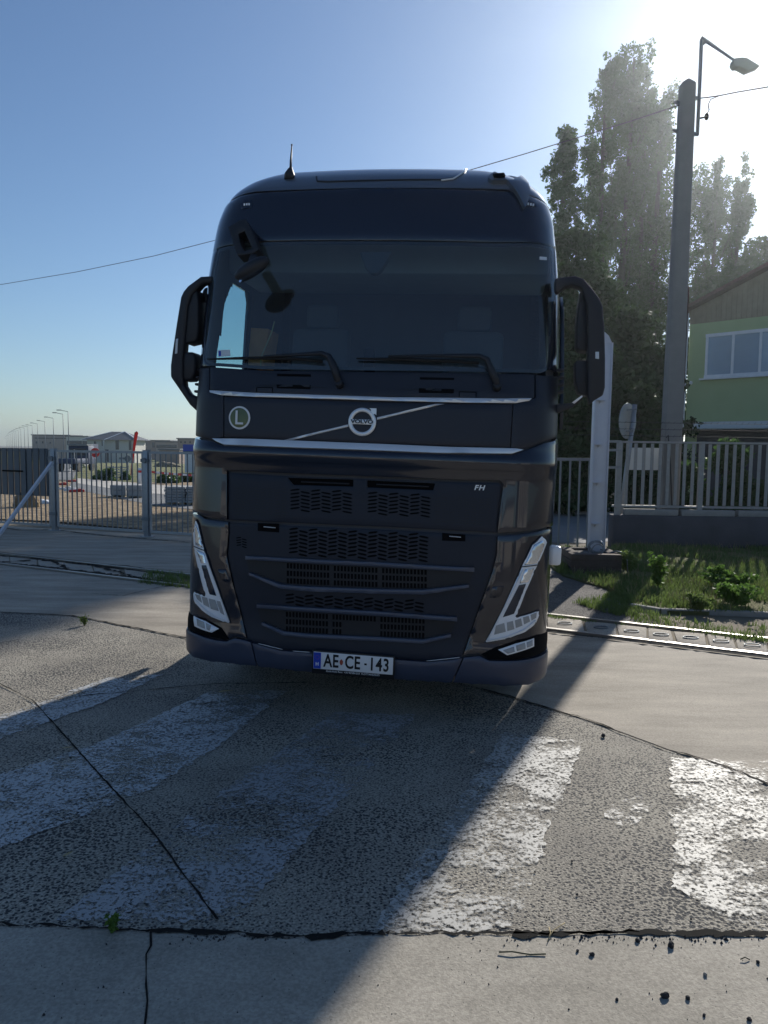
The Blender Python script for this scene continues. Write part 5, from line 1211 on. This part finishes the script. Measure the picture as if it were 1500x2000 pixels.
for i,(x,y) in enumerate(lamps):
    hy=868+.012*x; dist=(9.4-3.57-1.75)*1500/(hy-y); dist=min(dist,900); o=sp if i==0 else copy_tree(sp); p=D(x,y,dist); o.location=(p.x,dist,p.z-9.4); o.rotation_euler=(0,0,0)
    o.scale=(.7,.7,1)
    nm=['nearest and tallest street lamp of the distant row','second street lamp, close beside the tallest one'][i] if i<2 else '%s street lamp from the right in the distant row above the sheeted gate'%ORD[i]
    tag(o,nm,'street lamp','row of street lamps along the distant road')
# an extra single lamp head by the flag
# houses far away
def far_block(x0,x1,yt,yb,dist,m,lab,wins=(),depth=12,roof=None,name='apartment_block',cat='building'):
    a=D(x0,yb,dist); b=D(x1,yb,dist); zt_=D((x0+x1)/2,yt,dist).z; zb3=min(a.z,terr(0,dist))-.2
    e=empty(name,(a.x,dist,zb3),0,lab,cat); Wf=b.x-a.x; Hh=zt_-zb3
    mb=MB(); mb.bbox((0,0,0),(Wf,depth,Hh)); mb.build('wall',m,e)
    mb=MB(); mb.bbox((-.3,-.3,Hh+.002),(Wf+.3,depth+.3,Hh+.35)); mb.build('roof_edge',M['roof_tile'] if not roof else roof,e)
    s=dist/1500
    for (wx0,wx1,wy0,wy1) in wins:
        q0=D(wx0,wy1,dist); q1=D(wx1,wy0,dist); mb=MB(); mb.bbox((q0.x-a.x,-.08,q0.z-zb3),(q1.x-a.x,.0-.01,q1.z-zb3)); wv=mb.build('window',M['darkwin'],e)
    return e
far_block(63,137,850.5,882,300,M['render_pink'],'long pinkish two storey apartment block behind the street lamps',[(70,73,862,866),(82,85,862,866),(97,100,863,867),(68,136,855.6,856.4)])
far_block(130,172,853,884,285,M['render_white'],'pale block with dark window band beside the pinkish apartment block',[(126+5,160,861,868),(161,171,861,868)])
far_block(275,332,861,884,300,M['render_brown'],'brown flat roofed block right of the hipped roof house',[(281,286,865,871),(297,302,864,874)])
far_block(305,350,864,886,270,M['render_pink'],'low pale block with dark band right of the red flag',[(306,345,869,875)])
far_block(311,350,879,905,200,M['render_brown'],'low brown wall like building beyond the field',[])
far_block(347,420,858,892,240,M['render_brown'],'brown flat roofed building nearest the truck cab',[(352,355,862,865),(360,363,862,865),(370,373,862,865)])
def house():
    dist=215; a=D(171,905,dist); b=D(263,905,dist); zb3=terr(-60,dist)-1.2; e=empty('hipped_house',(a.x,dist,zb3),0,'white two storey house with grey hipped roof beyond the gate','house')
    Wf=b.x-a.x; ze=D(200,859,dist).z-zb3; zr=D(215,842.5,dist).z-zb3; s=dist/1500
    mb=MB(); mb.bbox((0,0,0),(Wf,10,ze)); mb.build('wall',M['render_white'],e)
    ex=1.3; r0=(D(207,843,dist).x-a.x); r1=(D(233,843,dist).x-a.x)
    mb=MB(); A_=[Vector(p) for p in ((-ex,-ex,ze),(Wf+ex,-ex,ze),(Wf+ex,10+ex,ze),(-ex,10+ex,ze))]; r0_=Vector((r0,5,zr)); r1_=Vector((r1,5,zr))
    for f in ((A_[0],A_[1],r1_,r0_),(A_[1],A_[2],r1_),(A_[2],A_[3],r0_,r1_),(A_[3],A_[0],r0_),(A_[3],A_[2],A_[1],A_[0])): mb.face(f)
    rf=mb.build('roof',M['roof_tile'],e)
    mb=MB(); mb.bar(A_[0],r0_,.35,.2); mb.bar(A_[1],r1_,.35,.2); mb.bar(A_[0].lerp(A_[1],.42),r1_+Vector((-.3,0,0)),.35,.25); mb.build('ridge_capping',M['white'],rf)
    for (x0,x1,y0,y1) in ((184,187,862,875),(199,203,860,871),(226,232,860,878),(252,256.5,861,879),(166+10,180,878,900),(205,212,878,902)):
        q0=D(x0,y1,dist); q1=D(x1,y0,dist); mb=MB(); mb.bbox((q0.x-a.x,-.12,q0.z-zb3),(q1.x-a.x,-.01,q1.z-zb3)); mb.build('window',M['darkwin'],e)
    mb=MB(); mb.bbox((D(205,880,dist).x-a.x,-1.6,0),(D(208,880,dist).x-a.x,-1.2,ze)); mb.build('porch_column',M['render_white'],e)
house()
# navy shade roofs
e=empty('shade_tent',D(145,905,150),0,'navy pointed shade tent in front of the white house','tent'); b=D(145,905,150)
mb=MB(); q=lambda x,y,dy=0:D(x,y,150)-b+Vector((0,dy,0)); tp_=[q(140,880),q(177,880),q(177,867),q(160,873)]
mb.prism(tp_,(0,4,0)); mb.build('canopy',M['navytarp'],e); mb=MB(); mb.bar(q(143,880),q(143,900),.12); mb.bar(q(176,880),q(176,900),.12); mb.build('tent_legs',M['galv_dark'],e)
# no-entry sign
nb=GT(186,937); e=empty('no_entry_sign',nb,0,'red no entry sign on a thin pole seen through the barred gate','sign'); d_=nb.y; 
c_=D(186.5,884,d_)-nb; mb=MB(); mb.tube([(0,0,0),(0,0,c_.z+.3)],.035,8); mb.build('sign_post',M['galv'],e); mb=MB(); mb.disc((c_.x,-.06,c_.z),(0,1,0),9*d_/1500,.02,30); mb.build('sign_disc',M['red'],e)
mb=MB(); mb.box((c_.x,-.085,c_.z),(12.5*d_/1500,.01,2.6*d_/1500)); mb.build('sign_bar',M['white'],e)
# other sign backs
nb=GT(249,930); e=empty('road_sign',nb,0,'dark backed round road sign beside the red beach flag','sign'); c_=D(250,896,nb.y)-nb
mb=MB(); mb.tube([(c_.x,0,0),(c_.x,0,c_.z+.3)],.035,8); mb.build('sign_post',M['galv'],e); mb=MB(); mb.disc((c_.x,-.05,c_.z),(0,1,0),.26,.02,24); mb.box((c_.x-.45,-.05,c_.z+.02),(.5,.02,.16)); mb.build('sign_disc',M['galv_dark'],e)
# red beach flag
nb=GT(256,932); e=empty('beach_flag',nb,0,'tall narrow red feather flag beyond the barred gate','flag'); dd=nb.y
f=[D(x,y,dd)-nb for x,y in ((263,845),(268,842),(270,846),(266,865),(262,890),(258,915),(256,928),(254.5,928),(257,900),(260,870))]
mb=MB(); mb.prism(f,(0,.012,0)); mb.build('flag_cloth',M['flagred'],e); mb=MB(); mb.tube([(0,0,0),f[9]+Vector((-.02,0,0)),f[0],f[1]],.02,6); mb.build('flag_pole',M['galv'],e)
# striped bollard, tape
nb=GT(274,946); e=empty('warning_post',nb,0,'white post with red top band standing on the path beyond the gate','post'); hh=D(274,914,nb.y).z-nb.z
mb=MB(); mb.tube([(0,0,0),(0,0,hh)],.13,12); mb.build('post_body',M['white'],e); mb=MB(); mb.tube([(0,0,hh*.72),(0,0,hh*.86)],.134,12); mb.build('post_band',M['red'],e)
ta=D(270,921,45); tb=D(600,925,38); e=empty('warning_tape',ta,0,'red and white warning tape stretched across the field','tape')
tm=bpy.data.materials.new('striped_tape'); tm.use_nodes=True; tn_=tm.node_tree.nodes; ck=tn_.new('ShaderNodeTexChecker'); ck.inputs['Scale'].default_value=3.2; ck.inputs[1].default_value=(.55,.03,.025,1); ck.inputs[2].default_value=(.75,.75,.75,1)
tcn=tn_.new('ShaderNodeTexCoord'); mpn=tn_.new('ShaderNodeMapping'); mpn.inputs['Scale'].default_value=(1,0,0); mpn.inputs['Location'].default_value=(0,.1,.1)
tm.node_tree.links.new(tcn.outputs['Object'],mpn.inputs[0]); tm.node_tree.links.new(mpn.outputs[0],ck.inputs[0]); tm.node_tree.links.new(ck.outputs[0],tn_['Principled BSDF'].inputs['Base Color'])
mb=MB(); n=40; lo=[];hi=[]
for k in range(n+1):
    a=(tb-ta)*(k/n)+Vector((0,0,-.25*math.sin(PI*k/n))); lo.append(mb.bm.verts.new(a)); hi.append(mb.bm.verts.new(a+Vector((0,.01,.12))))
for k in range(n): mb.bm.faces.new((lo[k],lo[k+1],hi[k+1],hi[k]))
mb.build('tape_strip',tm,e)
# stacked concrete pavers
def stack(x0,x1,yt,yb,lab,layers):
    a=GT(x0,yb); b=GT(x1,yb); dd=a.y; Wf=b.x-a.x; Wf=(D(x1,yb,dd).x-a.x); Hh=D(x0,yt,dd).z-a.z; e=empty('slab_stack',a,0,lab,'stack of slabs','concrete slab stacks beyond the gate')
    mb=MB(); mb.bbox((.02,.0,0),(Wf*.25,.9,.09)); mb.bbox((Wf*.7,0,0),(Wf*.95,.9,.09)); mb.build('bearer',M['timber'],e)
    h0=.09; lh_=(Hh-h0)/layers
    for k in range(layers):
        j=rnd.uniform(-.02,.02); mb=MB(); mb.bbox((j,j,h0+k*lh_),(Wf+j,.95+j,h0+(k+1)*lh_-.012)); mb.build('slab',M['concrete_slab'],e,bevel=.008)
stack(216,246,947,972,'left stack of concrete slabs beyond the barred gate',2)
stack(248,278,947,974,'middle stack of concrete slabs beyond the barred gate',2)
stack(322,362,950,987,'right stack of thin concrete slabs, left of the truck',6)
stack(364,400,950,988,'stack of thin concrete slabs partly hidden by the truck corner',6)
# slatted rack
nb=GT(207,937); e=empty('slatted_rack',nb,0,'low slatted metal rack in front of the white house','rack'); Wf=D(250,937,nb.y).x-nb.x; hh=D(220,910,nb.y).z-nb.z
for k in range(5): mb=MB(); mb.bbox((0,0,hh*(.15+k*.18)),(Wf,.05,hh*(.22+k*.18))); mb.build('slat',M['galv'],e)
mb=MB(); 
for k in range(4): mb.bbox((Wf*k/3-.03,.051,0),(Wf*k/3+.03,.11,hh)); 
mb.build('rack_post',M['galv_dark'],e)
# white hoarding with blue header
nb=GT(368,925); e=empty('site_cabin',nb,0,'white site cabin with blue and green header strip next to the truck','cabin'); Wf=4.0; hh=D(366,868,nb.y).z-nb.z
mb=MB(); mb.bbox((-.35,0,.1),(Wf,2.4,hh*.72)); mb.build('cabin_wall',M['white'],e); mb=MB(); mb.bbox((-.5,-.03,hh*.722),(Wf+.1,2.5,hh)); mb.build('cabin_header',M['plate_blue'],e); mb=MB(); mb.bbox((-.5,-.05,hh*.70),(Wf+.1,-.031,hh*.76)); mb.build('header_stripe',M['weed'],e)
# bushes, mound
def small_bush(x,yb,yt,w_,seed,lab):
    p=GT(x,yb); h=(D(x,yt,p.y).z-p.z)*.8; return broad(p,h,w_*.7,seed,lab,1500,.08,'leaf','shrub','shrubs in the far field','shrub')
small_bush(212,940,913,.75,41,'round dark shrub beneath the no entry sign'); small_bush(195,938,918,.5,42,'small dark shrub left of the round dark shrub')
small_bush(330,944,925,.9,43,'low dark shrub behind the right slab stack'); small_bush(365,942,924,.8,44,'low dark shrub beside the truck, behind the slab stacks')
small_bush(150,915,900,1.2,45,'pale grassy shrub beside the far road'); small_bush(245,938,921,.4,46,'small dark shrub at the foot of the red flag')
def heap(x0,x1,yb,yt,m,lab,name,seed):
    a=GT(x0,yb); b=GT(x1,yb); w_=(D(x1,yb,a.y).x-a.x)/2; h=D(x0,yt,a.y).z-a.z; r=random.Random(seed); mb=MB(); bmesh.ops.create_icosphere(mb.bm,subdivisions=4,radius=1)
    for v in mb.bm.verts:
        n=math.sin(v.co.x*5+seed)*math.cos(v.co.y*4)*.12+math.sin(v.co.x*13+v.co.z*11)*.06+r.uniform(-.05,.05); v.co=Vector((v.co.x*w_*(1+n),v.co.y*w_*.7*(1+n),max(-.05,v.co.z)*h*(1+n)))
    o=mb.build(name,m,None,smooth=True); o.location=(a.x+w_,a.y+w_*.6,terr(a.x,a.y+w_*.6)); return tag(o,lab,'heap')
heap(296,345,912,902,M['earth'],'brown soil mound in the field beyond the gate','soil_mound',3)
heap(20,72,992,958,M['straw'],'heap of pale straw and rubble behind the sheeted gate','rubble_heap',5)
o=heap(58,100,985,976,M['white'],'white plastic sheet lying crumpled behind the sheeted gate','plastic_sheet',9)
# red-white barrier debris
for i,(x,y) in enumerate(((120,948),(127,957),(140,942),(138,960),(150,962))):
    p=GT(x,y); mb=MB(); mb.box((0,0,.06),(.6,.10,.12),Matrix.Rotation(rnd.uniform(-.6,.6),3,'Z')); mb.box((.1,.1,.14),(.2,.12,.03)); o=mb.build('barrier_board',M['red' if i%2==0 else 'white'],None,bevel=.02); o.location=p
    tag(o,['red barrier board lying nearest the left gate post','white barrier board beside the left gate post','red barrier board farthest along the road edge','white barrier board at the near road edge','red barrier board rightmost in the road edge pile'][i],'barrier','barrier boards by the road')
# dark lorry on the far road
p=GT(128,922); e=empty('parked_lorry',p,0,'dark lorry seen from behind on the far road, above the left gate post','lorry'); s=p.y/1500
mb=MB(); mb.bbox((-.95,.0,.8),(.95,4,1.3)); mb.build('lorry_bed',M['navytarp'],e,bevel=.04)
mb=MB(); mb.prism([(-1.0,3.2,.7),(-1.0,5.2,.7),(-1.0,5.2,1.6),(-1.0,4.8,2.55),(-1.0,3.3,2.6)],(2.0,0,0)); mb.build('lorry_cab',M['navytarp'],e,bevel=.06)
mb=MB(); mb.bbox((-.8,3.17,1.6),(.8,3.195,2.3)); mb.build('rear_window',M['darkwin'],e)
for x in (-.85,.85):
    for y in (1.0,4.4): mb=MB(); mb.disc((x,y,.45),(1,0,0),.45,.28,18); mb.build('wheel',M['rubber'],e)
mb=MB(); mb.bbox((-1.0,2.9,2.62),(1.0,4.6,2.72)); mb.bbox((-.9,.0,1.3),(-.8,.1,2.2)); mb.bbox((.8,.0,1.3),(.9,.1,2.2)); mb.build('roof_rack',M['galv_dark'],e)

# low pale warehouses on the far side of the yard, behind the photographer (added, unseen but for their reflections in the paint)
M['wh']=mat('pale_warehouse_cladding',(.50,.47,.43),.7,0,.3,.1,.4)
for (x,y,wd2,dp2,h2,lb) in ((-34,-34,24,12,5.5,'long pale warehouse added behind the photographer for its reflection, on the left of the yard'),(-6,-40,17,10,4.2,'low pale workshop added behind the photographer for its reflection, middle of the yard'),(15,-32,22,12,6.5,'tall pale warehouse added behind the photographer for its reflection, on the right of the yard')):
    e=empty('warehouse',(x,y,0),0,lb,'warehouse'); mb=MB(); mb.bbox((0,-dp2,0),(wd2,0,h2)); mb.build('wall',M['wh'],e); mb=MB(); mb.bbox((-.3,-dp2-.3,h2+.002),(wd2+.3,.3,h2+.4)); mb.build('roof_edge',M['roof_tile'],e)
    k=0
    while 2+k*4.2<wd2-2: mb=MB(); mb.bbox((2+k*4.2,.01,h2*.35),(4.2+k*4.2,.06,h2*.7)); mb.build('window',M['darkwin'],e); k+=1
    mb=MB(); mb.bbox((wd2*.45,.07,0),(wd2*.45+3,.12,3)); mb.build('door',M['navytarp'],e)
# added haze volume: sunward glow stands in for lens veil, far things fade
hm=bpy.data.materials.new('haze_air'); hm.use_nodes=True; n_h=hm.node_tree.nodes; n_h.remove(n_h['Principled BSDF']); pv=n_h.new('ShaderNodeVolumePrincipled')
pv.inputs['Color'].default_value=(.84,.93,1,1); pv.inputs['Density'].default_value=.00036; pv.inputs['Anisotropy'].default_value=.82; hm.node_tree.links.new(pv.outputs[0],n_h['Material Output'].inputs['Volume'])
mb=MB(); mb.bbox((-1700,-800,-8),(1700,2700,45)); hz=mb.build('haze',hm,None); hz['kind']='stuff'
# ================================================================== small things on the paving
def pebble(seed):
    r=random.Random(seed); mb=MB(); bmesh.ops.create_icosphere(mb.bm,subdivisions=2,radius=1)
    for v in mb.bm.verts: v.co*=1+r.uniform(-.22,.22)
    return mb
peb=[(1298,1951,8,'largest black stone at the lower right corner'),(1310,1852,8,'upright black stone below the broken joint, right'),(1343,1955,5,'small black stone right of the largest one'),(1156,1869,5,'small black stone below the joint, beside a second one'),(1128,1862,3.5,'tiny black stone left of the small one below the joint'),(1245,1842,5,'black stone right at the broken joint'),(1178,1440,4,'single dark stone on the sunlit paving near the crack'),(1375,1988,4,'black stone at the bottom edge, left of the corner one'),(1480,1884,4,'black stone near the right photo edge below the joint'),(1463,1996,5,'black stone in the bottom right corner'),(1205,1957,3.5,'tiny black stone left of the largest stone'),(1377,1908,9*.5,'pale pebble above the two large black stones')]
for i,(x,y,r_,lab) in enumerate(peb):
    mb=pebble(i); o=mb.build('stone',M['stone'] if i!=11 else M['coping'],None,smooth=False); p=G(x,y); s=r_*p.y/1500*1.05; o.scale=(s,s*.8,s*.9); o.location=(p.x,p.y,.006+s*.45); o.rotation_euler=(0,0,i); tag(o,lab,'stone','stones on the foreground concrete')
# gravel crumbs along the joint
def crumbs():
    r=random.Random(4); V=[];F=[]
    for k in range(420):
        if k<250: x=r.choice([r.uniform(330,620),r.uniform(950,1500),r.uniform(1080,1450)]); y=1828+abs(r.gauss(0,9))
        else: x=r.uniform(0,1500); y=r.uniform(1650,1995)
        p=G(x,y,.006); s=abs(r.gauss(0,.0026))+.0012
        if k>=250: s*=.7
        i=len(V)
        for a in range(5): V.append((p.x+s*math.cos(a*1.257+k)*r.uniform(.7,1.3),p.y+s*math.sin(a*1.257+k)*r.uniform(.7,1.3),.004))
        V.append((p.x,p.y,.008+s)); F+= [(i+a,i+(a+1)%5,i+5) for a in range(5)]
    o=mesh_np('gravel_crumbs',V,F,M['stone']); tag(o,'dark gravel crumbs scattered along the broken paving joint','gravel',None,'stuff')
crumbs()
def twig(l,r_,lab,name='twig',m='bark'):
    pts=[G(x,y)+Vector((0,0,.012+.004*math.sin(i*2))) for i,(x,y) in enumerate(l)]; mb=MB(); mb.tube(pts,r_,5); tag(mb.build(name,M[m],None),lab,'twig')
twig([(974,1866),(1000,1867),(1035,1869),(1066,1869)],.0025,'straight dark twig on the concrete below the joint')
twig([(1070,1842),(1080,1826),(1095,1812),(1103,1808)],.0018,'curved dry stem lying across the joint',m='dry')
twig([(1069,1846),(1075,1830),(1072,1815)],.0016,'short dry stem crossing the curved one at the joint',m='dry')
twig([(1446,1880),(1455,1878),(1464,1879)],.002,'short twig near the right photo edge')
def leaf(x,y,L,a,lab):
    p=G(x,y); mb=MB(); c_,s_=math.cos(a),math.sin(a); pts=[(-1,0,0),(-.4,.28,.12),(.3,.25,.15),(1,0,.05),(.3,-.25,.12),(-.4,-.28,.1)]; mb.face([(L*(u*c_-v*s_),L*(u*s_+v*c_),L*w_*.6) for u,v,w_ in pts]); o=mb.build('fallen_leaf',M['dry'],None); o.location=(p.x,p.y,.014); tag(o,lab,'leaf','dry leaves on the paving')
leaf(440,1354,.06,.4,'pale dry leaf on the shaded paving below the left bumper'); leaf(132,1465,.035,.2,'pale dry leaf beside the long crack'); leaf(133,1674,.028,1,'yellowish dry leaf on the shaded paving at lower left')
